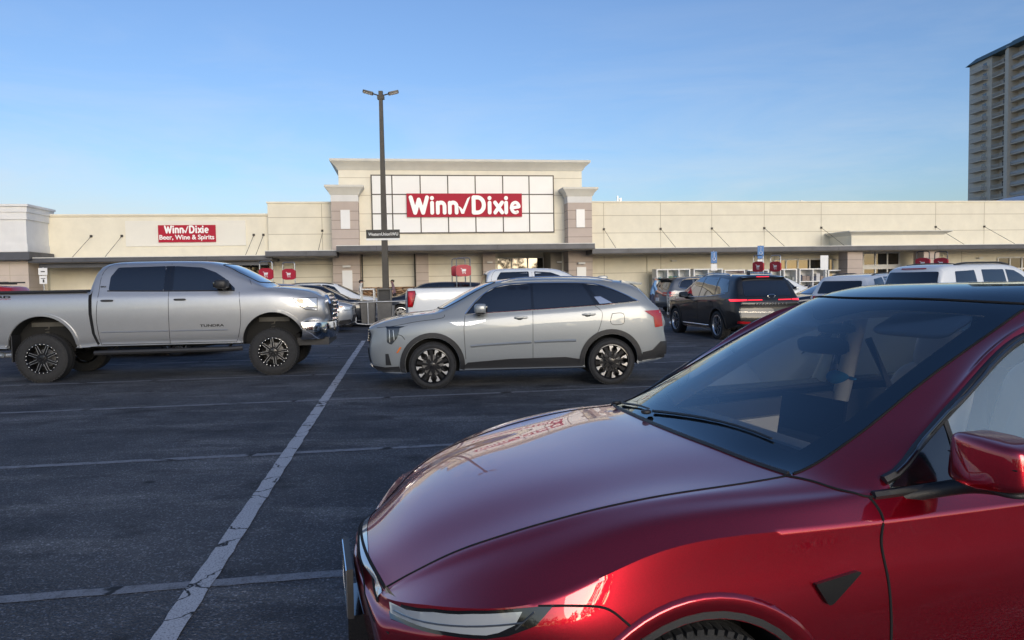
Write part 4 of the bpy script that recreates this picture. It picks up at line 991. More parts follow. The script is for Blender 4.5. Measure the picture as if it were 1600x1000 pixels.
for sd_, k in (('L', 1), ('R', -1)):
    S_.lines('chrome_trim', [(sd_, [(-.52, 1.155), (-.66, 1.325), (-.84, 1.475), (-1.0, 1.562), (-1.25, 1.608), (-1.6, 1.618), (-2.4, 1.605), (-2.68, 1.565), (-2.94, 1.468), (-3.27, 1.305)]), (sd_, [(-3.27, 1.305), (-3.0, 1.283), (-2.66, 1.258), (-1.6, 1.203), (-.9, 1.17), (-.52, 1.152)])], M_CHROME, root, .011, .004)
    S_.panel('trim_insert', [(-2.56, 1.385), (-2.66, 1.39), (-2.84, 1.285), (-2.64, 1.272)], sd_, M_SATIN, root, .010, .05)
    S_.panel('sill_cladding', [(-.42, .30), (-2.36, .30), (-2.36, .41), (-2.08, .455), (-1.2, .445), (-.55, .40)], sd_, M_BLACK, root, 0, .08, thick=.014)
    S_.panel('arch_cladding', ring_poly(0, .375, .43, .505, -16, 190), sd_, M_BLACK, root, 0, .05, thick=.016); S_.panel('arch_cladding', ring_poly(-2.81, .375, .43, .505, -8, 188), sd_, M_BLACK, root, 0, .05, thick=.016)
    S_.panel('bumper_cladding', [(-3.30, .37), (-3.32, .50), (-3.48, .53), (-3.62, .66), (-3.72, .66), (-3.72, .40)], sd_, M_BLACK, root, 0, .06, thick=.014)
    S_.panel('lower_lip', [(.50, .27), (.52, .36), (.74, .345), (.95, .37), (.95, .27)], sd_, M_BLACK, root, 0, .06, thick=.012)
    hl = S_.panel('headlight', [(.70, .965), (.50, .965), (.50, .93), (.54, .80), (.63, .70), (.70, .74)], sd_, M_LENSDARK, root, .006, .04, .02)
    S_.panel('headlight_strip', [(.72, .985), (.42, .985), (.36, 1.0), (.50, .955), (.70, .95)], sd_, M_GLOSSBLACK, root, .007, .04)
    S_.lines('daytime_lamp', [(sd_, [(.66, .93), (.655, .74)]), (sd_, [(.60, .93), (.585, .77)])], M_LENS, hl, .006, .004)
    S_.panel('side_marker', [(.47, .665), (.50, .665), (.555, .575), (.525, .575)], sd_, M_AMBER, root, .018, .03)
    S_.panel('air_slot', [(.68, .56), (.73, .56), (.73, .38), (.64, .38)], sd_, M_BLACK, root, .006, .04)
    S_.panel('fender_blade', [(-.27, 1.035), (-.50, 1.035), (-.50, .985), (-.38, .985)], sd_, M_SATIN, root, .005, .03, thick=.006); S_.panel('fender_blade', [(-.52, 1.03), (-.84, 1.065), (-.84, 1.045), (-.62, .985), (-.52, .98)], sd_, M_SATIN, root, .005, .03, thick=.006)
    S_.lines('door_blade', [(sd_, [(-.60, .655), (-.9, .675), (-1.55, .70)]), (sd_, [(-1.60, .70), (-2.0, .71), (-2.25, .71)])], P_SORENTO, root, .026, -.010)
    tl = S_.panel('tail_light', [(-3.34, 1.155), (-3.64, 1.16), (-3.66, .90), (-3.52, .885), (-3.50, 1.05)], sd_, M_REDLENS, root, .007, .04, .015)
    blob('mirror_cap_base', (-.76, k * 1.0, 1.175), (.08, .10, .03), M_GLOSSBLACK, root, .6)
    blob('handle_cup', S_.hit(-1.37, 1.075, sd_)[0], (.05, .006, .028), M_BLACK, root, .8); blob('handle_cup', S_.hit(-2.44, 1.105, sd_)[0], (.05, .006, .028), M_BLACK, root, .8)
S_.panel('tail_light_bar', [(-.72, 1.10), (.72, 1.10), (.72, 1.06), (-.72, 1.06)], 'B', M_REDLENS, root, .008, .08)
bm = bmesh.new()
vs = [(-3.05, .60, 1.640), (-3.05, -.60, 1.640), (-3.40, -.56, 1.595), (-3.40, .56, 1.595), (-3.05, .60, 1.60), (-3.05, -.60, 1.60), (-3.38, -.56, 1.565), (-3.38, .56, 1.565)]
vs = [bm.verts.new(p) for p in vs]
for f in ((0, 1, 2, 3), (7, 6, 5, 4), (0, 4, 5, 1), (1, 5, 6, 2), (2, 6, 7, 3), (3, 7, 4, 0)): bm.faces.new([vs[i] for i in f])
build('roof_spoiler', bm, P_SORENTO, root, 30, .008)
roof_rails(S_, root, -2.9, -1.1, .60, M_SATIN); blob('antenna_fin', S_.hit(-2.85, 0, 'T')[0] + Vector((0, 0, .02)), (.09, .02, .035), P_SORENTO, root, .8)
gr_ = S_.panel('grille', [(-.62, .92), (.62, .92), (.56, .70), (-.56, .70)], 'F', M_GLOSSBLACK, root, .008, .08, .03)
bm = bmesh.new()
for z in (.74, .78, .82, .86, .90): bm_tube(bm, [S_.hit(y, z, 'F')[0] + Vector((.012, 0, 0)) for y in np.linspace(-.56, .56, 9)], .008, 4)
build('grille_bars', bm, M_GLOSSBLACK, gr_)
S_.panel('lower_intake', [(-.58, .62), (.58, .62), (.62, .40), (-.62, .40)], 'F', M_BLACK, root, .006, .1, .05); S_.lines('skid_plate', [('F', [(-.66, .36), (0, .34), (.66, .36)])], M_SATIN, root, .03, 0)
# ------------------------------------------------------------ vehicles further back
import copy
def scaled(s, sx=1, sz=1, **kw):
    d = {k: (list(v) if isinstance(v, list) else v) for k, v in s.items()}
    for k in ('top', 'belt', 'bot'): d[k] = [(a * sx, b * sz) for a, b in d[k]]
    d['plan'] = [(a * sx, b) for a, b in d['plan']] if d.get('plan') else None
    if 'bow' in d: d['bow'] = [(a * sx, b) for a, b in d['bow']]
    if 'windows' in d: d['windows'] = [(n_, [(a * sx, b * sz) for a, b in p]) for n_, p in d['windows']]
    if 'gaps' in d: d['gaps'] = [[(a * sx, b * sz) for a, b in p] for p in d['gaps']]
    if 'windshield' in d: d['windshield'] = [(a * sx, b) for a, b in d['windshield']]
    if 'rear_window' in d: d['rear_window'] = [(a, b * sz) for a, b in d['rear_window']]
    if 'handles' in d: d['handles'] = [(a * sx, b * sz) for a, b in d['handles']]
    if 'mirror' in d: d['mirror'] = (d['mirror'][0] * sx, d['mirror'][1] * sz)
    d['front'] *= sx; d['rear'] *= sx; d['wb'] *= sx; d['xs'] = [a * sx for a in d.get('xs', [])]
    d.update(kw); return d
def bl_(s, lx, ly, x, y, head, side):
    """axle origin from the ground point of the near front wheel"""
    a = R(head); return (x - side * math.sin(-a) * 0, y)
SUVT = dict(name='suv', cat='suv', W=.93, front=.90, rear=-3.72, wb=2.75, R=.36, rim=.25, yw=.80, tw=.23, style='plain', archR=.41, archz=.37, tumble=.34,
    top=[(-3.72, 1.0), (-3.66, 1.12), (-3.58, 1.22), (-3.46, 1.45), (-3.34, 1.63), (-3.2, 1.68), (-2.6, 1.72), (-1.7, 1.74), (-1.15, 1.70), (-.85, 1.60), (-.3, 1.30), (-.02, 1.16), (.2, 1.13), (.5, 1.08), (.75, 1.02), (.90, .94)],
    belt=[(-3.72, .96), (-3.6, 1.10), (-3.4, 1.17), (-2.4, 1.14), (-1, 1.09), (-.3, 1.05), (.3, 1.01), (.7, .94), (.90, .90)],
    bot=[(-3.72, .42), (-3.3, .30), (-3, .26), (-.4, .26), (.5, .25), (.9, .30)],
    plan=[(-3.72, .86), (-3.6, .92), (-3.3, .97), (-2.8, 1), (-.2, 1), (.3, .98), (.65, .92), (.90, .80)],
    nose=[(.3, -.03), (.5, .03), (.8, .02), (1., 0)], tail=[(.4, .0), (.6, -.05), (.8, -.02), (1.1, 0)], creases=[(5, .3)],
    windows=[('front_side_window', [(-.62, 1.10), (-1.05, 1.55), (-1.3, 1.62), (-1.55, 1.64), (-1.55, 1.12)]), ('rear_side_window', [(-1.61, 1.12), (-1.61, 1.645), (-2.4, 1.63), (-2.5, 1.18), (-2.4, 1.15)]), ('quarter_window', [(-2.5, 1.62), (-3.05, 1.56), (-3.22, 1.25), (-2.6, 1.18)])],
    windshield=[(-.10, -.66), (-.02, -.3), (0, 0), (-.02, .3), (-.10, .66), (-.5, .64), (-.92, .56), (-.84, .3), (-.80, 0), (-.84, -.3), (-.92, -.56), (-.5, -.64)],
    rear_window=[(-.66, 1.14), (.66, 1.14), (.60, 1.52), (-.60, 1.52)], gaps=[[(-.48, 1.05), (-.46, .8), (-.50, .34)], [(-1.58, 1.1), (-1.57, .34)], [(-2.5, 1.15), (-2.55, .9), (-2.4, .6)]],
    handles=[(-1.42, .98), (-2.35, 1.0)], mirror=(-.74, 1.16), level=2)
SEDT = dict(name='sedan', cat='car', W=.90, front=.90, rear=-3.85, wb=2.8, R=.33, rim=.235, yw=.78, tw=.21, style='plain', archR=.375, archz=.34, tumble=.50,
    top=[(-3.85, .95), (-3.78, 1.06), (-3.6, 1.10), (-3.2, 1.12), (-2.7, 1.30), (-2.3, 1.41), (-1.7, 1.46), (-1.2, 1.43), (-.8, 1.28), (-.35, 1.06), (-.15, 1.0), (.2, .96), (.5, .90), (.75, .82), (.90, .74)],
    belt=[(-3.85, .90), (-3.6, 1.02), (-2.7, 1.02), (-1, .98), (-.3, .93), (.3, .88), (.7, .78), (.90, .70)],
    bot=[(-3.85, .36), (-3.3, .24), (-.4, .2), (.5, .2), (.9, .24)],
    plan=[(-3.85, .84), (-3.7, .92), (-3.3, .98), (-2.8, 1), (-.2, 1), (.3, .98), (.65, .92), (.90, .78)], creases=[(5, .3)],
    windows=[('front_side_window', [(-.78, 1.0), (-1.15, 1.28), (-1.45, 1.36), (-1.7, 1.37), (-1.7, 1.01)]), ('rear_side_window', [(-1.76, 1.01), (-1.76, 1.37), (-2.2, 1.33), (-2.75, 1.10), (-2.7, 1.03)])],
    windshield=[(-.28, -.62), (-.2, -.3), (-.18, 0), (-.2, .3), (-.28, .62), (-.7, .58), (-1.05, .50), (-.98, .25), (-.96, 0), (-.98, -.25), (-1.05, -.50), (-.7, -.58)],
    rear_window=[(-.55, 1.15), (.55, 1.15), (.45, 1.34), (-.45, 1.34)], gaps=[[(-.5, .95), (-.5, .3)], [(-1.73, 1.0), (-1.7, .3)]], handles=[(-1.55, .90), (-2.45, .92)], mirror=(-.85, 1.03), mirsize=(.08, .1, .065))
def lamps(root, S_, head=True, tail=True, zh=.80, zt=.95, xh=.90, xt=-3.7, amber=True, tl=M_REDLENS):
    for sd_ in 'LR':
        if head:
            h = S_.panel('headlight', [(xh - .45, zh + .06), (xh - .02, zh + .02), (xh - .02, zh - .10), (xh - .18, zh - .11)], sd_, M_LENS, root, .006, .06, .03)
            S_.lines('headlight_edge', [(sd_, [(xh - .45, zh + .06), (xh - .02, zh + .02), (xh - .02, zh - .10), (xh - .18, zh - .11)])], M_GAP, h, .006, .003, closed=True, smooth=False)
            if amber: S_.panel('turn_lens', [(xh - .42, zh + .05), (xh - .25, zh + .04), (xh - .30, zh - .02)], sd_, M_AMBER, h, .010, .04)
        if tail: S_.panel('tail_light', [(xt + .30, zt + .08), (xt + .01, zt + .10), (xt, zt - .12), (xt + .12, zt - .12)], sd_, tl, root, .006, .06, .02)
    if head:
        k = -1
        for y0 in (.45, -.45): S_.panel('headlight', [(y0 - .18, zh - .02), (y0 + .18, zh - .02), (y0 + .18, zh - .12), (y0 - .18, zh - .12)], 'F', M_LENS, root, .006, .06, .03)
        S_.panel('grille', [(-.24, zh), (.24, zh), (.26, zh - .22), (-.26, zh - .22)], 'F', M_BLACK, root, .006, .08, .03); plate(root, S_, 'F', .42)
    if tail:
        for y0 in (.58, -.58): S_.panel('tail_light', [(y0 - .17, zt + .08), (y0 + .17, zt + .08), (y0 + .17, zt - .10), (y0 - .17, zt - .10)], 'B', tl, root, .007, .06, .02)
        plate(root, S_, 'B', zt - .25 if zt < 1 else .85)
def origin(px, py, head, near, lx=0, ly=.9):
    """world place of the front axle from a known point (px,py) lying lx ahead of it on the near side ('L' or 'R')"""
    a = R(head); f = Vector((math.cos(a), math.sin(a))); l = Vector((-math.sin(a), math.cos(a)))
    p = Vector((px, py)) - f * lx - l * (ly if near == 'L' else -ly)
    return (p.x, p.y)
# dark sedan hidden behind the silver pickup
r_, S_, _ = vehicle(scaled(SEDT, loc=(-8.2, 18.6), head=8, paint=P_BLACK, label='black sedan almost hidden behind the lifted silver pickup, only a tyre showing beneath', style='split')); lamps(r_, S_)
# row of noses at left
G1 = 'cars parked nose out behind the silver pickup'
r_, S_, _ = vehicle(scaled(SUVT, loc=origin(-6.35, 25.6, 8, 'R', .15, .82), head=8, paint=P_SILVER, group=G1, label='silver SUV with amber corner headlight, directly behind the pickup nose')); lamps(r_, S_, zh=.86)
for sd_ in 'LR':
    S_.panel('arch_cladding', ring_poly(0, .37, .412, .46, -10, 190), sd_, M_BLACK, r_, 0, .05, thick=.012); S_.panel('bumper_cladding', [(.45, .26), (.52, .42), (.88, .45), (.95, .27)], sd_, M_BLACK, r_, 0, .06, thick=.012)
S_.panel('front_intake', [(-.6, .60), (.6, .60), (.7, .35), (-.7, .35)], 'F', M_BLACK, r_, .008, .08, .04)
r_, S_, _ = vehicle(scaled(SUVT, .98, .97, loc=origin(-6.35, 28.9, 8, 'R', .1, .82), head=8, paint=P_NAVY, group=G1, label='dark blue crossover second from the pickup, between silver and white cars')); lamps(r_, S_, zh=.84)
r_, S_, _ = vehicle(scaled(SUVT, 1.02, 1.02, loc=origin(-6.5, 32.1, 8, 'R', .1, .82), head=8, paint=P_WHITE, group=G1, label='white SUV with black roof rail, farthest car of the row behind the pickup')); lamps(r_, S_, zh=.86)
roof_rails(S_, r_, -3.0, -1.1, .58, M_BLACK, .02)
# dark blue SUV facing left behind the white pickup
r_, S_, _ = vehicle(scaled(SUVT, 1.05, .99, loc=origin(-4.75, 31.6, 188, 'L', 0, .85), head=188, paint=P_NAVY, style='split', R=.38, rim=.27, archR=.43, archz=.385, label='dark blue SUV facing left, partly hidden behind the white pickup bed')); lamps(r_, S_, zh=.9, amber=False)
# white pickup
WP = scaled(T, .97, .945, loc=origin(-2.80, 20.0, 7.9, 'R', -5.19, .95), head=7.9, paint=P_WHITE, R=.40, rim=.25, style='split', archR=[.50, .50], archz=.47, yw=.84, tw=.27,
            label='white pickup truck with red tail light behind the grey SUV', mirm=P_WHITE, bot=[(-5.2, .62), (-4.4, .50), (.4, .48), (.9, .55)], nose=[(.6, 0), (1.3, 0)])
r_, S_, _ = vehicle(WP)
boxes('bed_cover', [(-5.05, -3.14, -.88, .88, 1.512, 1.535)], M_BLACK, r_, .01)
for sd_, k in (('L', 1), ('R', -1)):
    tl = S_.panel('tail_light', [(-5.19, 1.44), (-5.00, 1.445), (-4.985, 1.36), (-5.07, 1.02), (-5.19, 1.02)], sd_, M_REDLENS, r_, .012, .05, .03, thick=.01)
    S_.panel('lamp_core', [(-5.15, 1.40), (-5.05, 1.40), (-5.10, 1.08), (-5.15, 1.08)], sd_, M_REDLIT if 0 else mat('bright red lens', (.62, .02, .02), .1, 0, 1), tl, .026, .05, .02)
    S_.lines('lamp_edge', [(sd_, [(-5.19, 1.44), (-5.00, 1.445), (-4.985, 1.36), (-5.07, 1.02), (-5.19, 1.02)])], M_GAP, tl, .012, .014, closed=True, smooth=False)
    S_.panel('arch_trim', ring_poly(-3.85, .47, .505, .585, -2, 182), sd_, M_BLACK, r_, 0, .05, thick=.02)
    S_.panel('cab_gap', [(-3.10, 1.52), (-3.06, 1.52), (-3.06, .6), (-3.10, .6)], sd_, M_GAP, r_, .003, .08)
S_.lines('tailgate_edge', [('B', [(-.86, 1.48), (-.86, .7)]), ('B', [(.86, 1.48), (.86, .7)])], M_GAP, r_, .01)
bmp = boxes('rear_bumper', [(-5.38, -5.16, -.92, .92, .58, .80)], M_CHROME, r_, .03)
S_.panel('rear_glass_frame', [(-.60, 1.60), (.60, 1.60), (.56, 1.87), (-.56, 1.87)], 'B', M_GLOSSBLACK, r_, .01, .1, .05)
# black SUV turned away, brake lamps glowing
QX = scaled(SUVT, 1.055, 1.025, W=.985, loc=(6.0, 22.95), head=99.5, paint=P_BLACK, style='split', R=.39, rim=.27, archR=.44, archz=.395, yw=.85, tw=.25,
            label='black SUV seen from behind with lit red tail light bars, beyond the red car', steer=0)
r_, S_, b_ = vehicle(QX)
for y0, y1 in ((-.93, -.62), (.93, .62)): S_.panel('tail_light', [(y0, 1.095), (y1, 1.09), (y1, 1.055), (y0, 1.04)], 'B', M_REDLIT, r_, .012, .05)
S_.panel('tail_light_bar', [(-.60, 1.082), (-.22, 1.080), (-.22, 1.06), (-.60, 1.06)], 'B', M_REDLIT, r_, .012, .05); S_.panel('tail_light_bar', [(.60, 1.082), (.22, 1.080), (.22, 1.06), (.60, 1.06)], 'B', M_REDLIT, r_, .012, .05)
for sd_ in 'LR':
    S_.panel('tail_light', [(-3.86, 1.10), (-3.55, 1.09), (-3.62, 1.05), (-3.86, 1.045)], sd_, M_REDLIT, r_, .008, .05)
    S_.panel('arch_cladding', ring_poly(0, .395, .442, .50, -10, 190), sd_, M_BLACK, r_, 0, .05, thick=.014); S_.panel('arch_cladding', ring_poly(-2.9, .395, .442, .50, -10, 190), sd_, M_BLACK, r_, 0, .05, thick=.014)
    S_.lines('chrome_trim', [(sd_, [(-.60, 1.125), (-1.6, 1.135), (-2.5, 1.17), (-3.3, 1.24)])], M_SATIN, r_, .009, .004); S_.lines('sill_trim', [(sd_, [(-.55, .36), (-2.35, .36)])], M_SATIN, r_, .014, .004)
S_.panel('high_brake_light', [(-.18, 1.665), (.18, 1.665), (.18, 1.64), (-.18, 1.64)], 'B', M_REDLIT, r_, .02, .05)
bx = S_.hit(0, .98, 'B')[0].x
text_obj('badge_lettering', 'INFINITI', -.42, .42, .95, 1.0, bx - .008, .008, M_CHROME, r_, bold=.02, face='-x', spacing=1.6)
bm = bmesh.new()
bm_tube(bm, [(bx - .02, .10 * math.cos(a), 1.17 + .045 * math.sin(a)) for a in np.linspace(.3 - 1.57 + .3, 2 * math.pi - .3 - 1.57 - .3 + .0, 22)], .009, 5); build('badge', bm, M_CHROME, r_)
S_.lines('bumper_line', [('B', [(-.85, .78), (0, .76), (.85, .78)])], M_SATIN, r_, .018, .0); S_.panel('reflector', [(.55, .52), (.85, .54), (.85, .48), (.55, .46)], 'B', M_REDLENS, r_, .01, .05); S_.panel('reflector', [(-.55, .52), (-.85, .54), (-.85, .48), (-.55, .46)], 'B', M_REDLENS, r_, .01, .05)
S_.panel('lower_bumper', [(-.75, .56), (.75, .56), (.75, .40), (-.75, .40)], 'B', M_BLACK, r_, .006, .08, .03)
bm = bmesh.new(); bm_prism(bm, [(-3.32, 1.70), (-3.66, 1.66), (-3.62, 1.62), (-3.4, 1.6)], 'y', -.58, .58); build('roof_spoiler', bm, P_BLACK, r_, 30, .01)
blob('antenna_fin', S_.hit(-3.0, .1, 'T')[0] + Vector((0, 0, .03)), (.10, .022, .06), P_BLACK, r_, .8); roof_rails(S_, r_, -3.0, -1.2, .60, M_SATIN, .016)
# mid-grey SUV with chrome window frame, behind the man with the cart
r_, S_, _ = vehicle(scaled(SUVT, 1.07, 1.02, W=.98, loc=(10.7, 35.6), head=17, paint=P_GREY, label='grey SUV with chrome-framed side glass, behind the man pushing a cart'))
for sd_ in 'LR': S_.lines('chrome_trim', [(sd_, [(-.6, 1.13), (-1.1, 1.60), (-1.5, 1.69), (-2.6, 1.66), (-3.2, 1.60), (-3.45, 1.28), (-2.6, 1.18), (-.6, 1.12)])], M_CHROME, r_, .02, .004)
lamps(r_, S_, head=False, zt=.98, xt=-3.95); bm = bmesh.new(); bm_prism(bm, [(-3.4, 1.72), (-3.82, 1.68), (-3.80, 1.62), (-3.5, 1.6)], 'y', -.6, .6); build('roof_spoiler', bm, M_BLACK, r_, 30)
# pale sedan in front of it
r_, S_, _ = vehicle(scaled(SEDT, loc=origin(6.1, 35.2, 188, 'L', -3.85, .88), head=188, paint=P_PALEBLUE, label='pale blue sedan with red tail light, left of the man with the cart')); lamps(r_, S_, head=False, zt=.93, xt=-3.84)
# behind the black SUV
r_, S_, _ = vehicle(scaled(SUVT, .95, .97, loc=(14.6, 37.6), head=10, paint=P_WHITE, label='small white SUV near the shop windows, just right of the black SUV roof')); lamps(r_, S_)
r_, S_, _ = vehicle(scaled(SEDT, 1.03, 1.0, loc=(10.6, 27.3), head=190, paint=P_NAVY, label='dark blue sedan between the black SUV and the white SUV')); lamps(r_, S_, amber=False)
# white SUV with four-ring badge
r_, S_, _ = vehicle(scaled(SUVT, 1.08, .99, W=.98, loc=(12.75, 24.55), head=40, paint=P_WHITE, style='split', label='white SUV with four-ring badge seen from its rear corner, left of the long white SUV', mirm=P_WHITE)); lamps(r_, S_, head=False, zt=.98, xt=-4.0)
bx = S_.hit(0, 1.06, 'B')[0].x; bm = bmesh.new()
for i in range(4): bm_tube(bm, [(bx - .015 - .004 * (i % 2), -.14 + .093 * i + .055 * math.cos(a), 1.06 + .055 * math.sin(a)) for a in np.linspace(0, 6.1, 14)], .008, 4, closed=True)
build('badge', bm, M_GAP, r_); roof_rails(S_, r_, -3.1, -1.2, .60, M_BLACK, .02)
# long white SUV
LS = scaled(SUVT, 1.22, 1.10, W=1.02, R=.40, rim=.27, archR=.46, archz=.41, yw=.87, loc=(14.4, 21.1), head=25, paint=P_WHITE, style='split', mirm=P_WHITE, label='long white SUV with black roof rails filling the right edge behind the red car')
LS['windows'] = [('front_side_window', [(-.76, 1.24), (-1.2, 1.60), (-1.5, 1.73), (-1.86, 1.76), (-1.86, 1.25)]), ('rear_side_window', [(-1.94, 1.25), (-1.94, 1.76), (-2.86, 1.76), (-2.9, 1.27)]), ('quarter_window', [(-3.15, 1.75), (-3.9, 1.72), (-3.98, 1.30), (-3.15, 1.27)])]
LS['top'] = [(-4.52, 1.1), (-4.45, 1.35), (-4.34, 1.68), (-4.22, 1.84), (-4.0, 1.90), (-2, 1.93), (-1.5, 1.90), (-1.1, 1.80), (-.4, 1.42), (-.05, 1.28), (.5, 1.22), (.9, 1.12), (1.09, 1.02)]
LS['rear_window'] = [(-.76, 1.26), (.76, 1.26), (.70, 1.72), (-.70, 1.72)]; LS['tumble'] = .22
r_, S_, _ = vehicle(LS); lamps(r_, S_, head=False, zt=1.05, xt=-4.5); roof_rails(S_, r_, -3.7, -1.5, .66, M_BLACK, .028)
S_.panel('high_brake_light', [(-.35, 1.81), (.35, 1.81), (.35, 1.78), (-.35, 1.78)], 'B', M_REDLENS, r_, .02, .05)
# red car at the far left
r_, S_, _ = vehicle(scaled(SUVT, .95, 1.07, loc=origin(-16.35, 24.4, 187, 'L', -3.5, .9), head=187, paint=P_REDCAR, label='bright red SUV with roof bars at the far left behind the pickup bed')); lamps(r_, S_, head=False)
bm = bmesh.new()
for x in (-2.8, -2.0, -1.3): bm_box(bm, x, x + .05, -.62, .62, 1.86, 1.90)
for y in (-.55, .5): bm_box(bm, -3.1, -1.1, y, y + .05, 1.90, 1.95)
build('roof_rack', bm, M_BLACK, r_)
# ============================================================ RED CAR (nearest)
P_RED = paint('deep red paint', (.40, .002, .016), .88, .30, .006, cior=1.8)
WSG = clear_glass('windshield clear glass', (1, 1, 1), 2.35, .0); SIDEG = clear_glass('side clear glass', (.97, .99, .99), 2.7, .15)  # side glass carries the painted pale haze in place of bright reflected sky
ROOFG = clear_glass('roof glass', (.42, .46, .50), 2.3)
red = thing('red_car', 'glossy deep red electric hatchback in the right foreground with interior showing through its windshield', 'car', (.255, 2.883, 0), 195.1)
st = [-3.84, -3.76, -3.6, -3.3, -2.95, -2.5, -2.1, -1.8, -1.55, -1.37, -1.18, -1.0, -.83, -.67, -.55, -.45, -.30, -.1, .12, .32, .48, .62, .72, .78, .81]
bowk = [(-3.84, -.08), (-3, -.04), (-2.3, .12), (-1.8, .24), (-1.55, .26), (-1.0, .19), (-.67, .13), (-.45, .09), (0, .06), (.8, .06)]
Y = {}; Z = {}
Y[0] = [(-3.84, .55), (-3.5, .66), (-3, .72), (.3, .72), (.65, .60), (.81, .48)]; Z[0] = [(-3.84, .42), (-3.3, .26), (-3, .19), (.3, .19), (.81, .20)]
Y[1] = [(-3.84, .66), (-3.5, .80), (-3, .875), (.25, .875), (.45, .83), (.6, .75), (.72, .64), (.81, .50)]; Z[1] = [(-3.84, .42), (-3.3, .27), (-3, .205), (.3, .205), (.81, .22)]
Y[2] = [(-3.84, .70), (-3.5, .84), (-3, .92), (.25, .92), (.45, .875), (.6, .79), (.72, .68), (.81, .54)]; Z[2] = [(-3.84, .48), (-3.3, .34), (-3, .30), (.3, .30), (.81, .31)]
Y[3] = [(-3.84, .76), (-3.5, .88), (-3, .945), (-2, .945), (.25, .95), (.45, .90), (.6, .825), (.72, .715), (.81, .575)]; Z[3] = [(-3.84, .60), (-3, .48), (.81, .48)]
Y[4] = [(-3.84, .78), (-3.5, .90), (-3, .965), (-2, .96), (-1, .962), (.25, .962), (.45, .918), (.58, .855), (.68, .77), (.76, .66), (.81, .56)]; Z[4] = [(-3.84, .76), (-3, .68), (-.6, .68), (.2, .67), (.81, .64)]
Y[5] = [(-3.84, .77), (-3.5, .895), (-3, .955), (-2, .945), (-1, .95), (.2, .950), (.42, .925), (.57, .865), (.67, .78), (.76, .645), (.81, .50)]; Z[5] = [(-3.84, .88), (-3, .85), (-2, .84), (-.6, .825), (.2, .795), (.42, .745), (.57, .708), (.67, .698), (.81, .665)]
Y[6] = [(-3.84, .74), (-3.5, .87), (-3, .925), (-2, .932), (-.6, .941), (.1, .937), (.3, .925), (.42, .908), (.50, .882), (.61, .825), (.70, .725), (.77, .60), (.81, .475)]; Z[6] = [(-3.84, .97), (-3, .95), (-2, .94), (-.6, .922), (-.1, .93), (.15, .905), (.30, .85), (.42, .805), (.50, .79), (.61, .775), (.70, .753), (.77, .722), (.81, .695)]
Y[7] = [(-3.84, .70), (-3.5, .82), (-3, .865), (-2, .875), (-1, .89), (-.6, .895), (0, .872), (.2, .855), (.42, .805), (.55, .745), (.66, .655), (.75, .55), (.81, .462)]; Z[7] = [(-3.84, 1.03), (-3.5, 1.06), (-3, 1.06), (-2, 1.035), (-1, 1.00), (-.6, .985), (0, .975), (.2, .945), (.42, .870), (.55, .825), (.66, .785), (.75, .738), (.81, .698)]
Y[8] = [(-3.84, .66), (-3.5, .70), (-3, .70), (-2.3, .71), (-1.8, .715), (-1.37, .735), (-1.0, .80), (-.83, .838), (-.67, .870), (-.5, .845), (0, .805), (.25, .770), (.45, .705), (.58, .64), (.70, .56), (.78, .485), (.81, .452)]
Z[8] = [(-3.84, 1.04), (-3.5, 1.24), (-3, 1.38), (-2.3, 1.475), (-1.8, 1.485), (-1.37, 1.425), (-1.0, 1.225), (-.83, 1.12), (-.67, 1.02), (-.5, .995), (0, .990), (.25, .948), (.45, .885), (.58, .835), (.70, .773), (.78, .722), (.81, .70)]
Y[9] = [(-3.84, .60), (-3.5, .62), (-3, .63), (-2.3, .655), (-1.8, .665), (-1.37, .69), (-1.0, .75), (-.83, .785), (-.67, .81), (-.5, .79), (0, .765), (.25, .733), (.45, .670), (.58, .608), (.70, .538), (.78, .472), (.81, .446)]
Z[9] = [(-3.84, 1.05), (-3.5, 1.28), (-3, 1.43), (-2.3, 1.535), (-1.8, 1.53), (-1.37, 1.44), (-1.0, 1.247), (-.83, 1.148), (-.67, 1.058), (-.5, 1.01), (0, .996), (.25, .955), (.45, .898), (.58, .848), (.70, .781), (.78, .724), (.81, .70)]
Y[10] = [(-3.84, .55), (-3.5, .56), (-3, .565), (-2.3, .585), (-1.8, .59), (-1.55, .605), (-1.37, .625), (-1.0, .665), (-.67, .70), (-.45, .71), (-.1, .725), (.07, .722), (.27, .695), (.45, .640), (.58, .580), (.70, .518), (.78, .462), (.81, .44)]
Z[10] = [(-3.84, 1.055), (-3.5, 1.30), (-3, 1.46), (-2.3, 1.575), (-1.8, 1.57), (-1.55, 1.525), (-1.37, 1.45), (-1.0, 1.275), (-.67, 1.10), (-.45, 1.015), (0, .995), (.1, .985), (.27, .955), (.45, .903), (.58, .853), (.70, .785), (.78, .727), (.81, .703)]
Y[11] = [(x, y * .80) for x, y in Y[10]]; Z[11] = [(-3.84, 1.06), (-3.5, 1.315), (-3, 1.485), (-2.3, 1.597), (-1.8, 1.588), (-1.55, 1.54), (-1.37, 1.468), (-1.0, 1.293), (-.67, 1.12), (-.45, 1.022), (-.2, 1.008), (.1, .984), (.27, .955), (.45, .905), (.58, .856), (.70, .79), (.78, .735), (.81, .712)]
def hump(dz): return [(x, z + dz * (.35 if x < -.5 else 1) * (1 if x < .6 else .5)) for x, z in Z[11]]
Y[12] = [(x, y * .55) for x, y in Y[10]]; Z[12] = hump(.011)
Y[13] = [(x, y * .28) for x, y in Y[10]]; Z[13] = hump(.017)
Y[14] = [(x, 0) for x, y in Y[10]]; Z[14] = hump(.019)
bf = {11: .30, 12: .72, 13: .94, 14: 1.0}
noseX = {0: -.14, 1: -.08, 2: -.03, 3: .015, 4: .035, 5: .022, 6: .008, 7: .004, 8: .002}
P = []
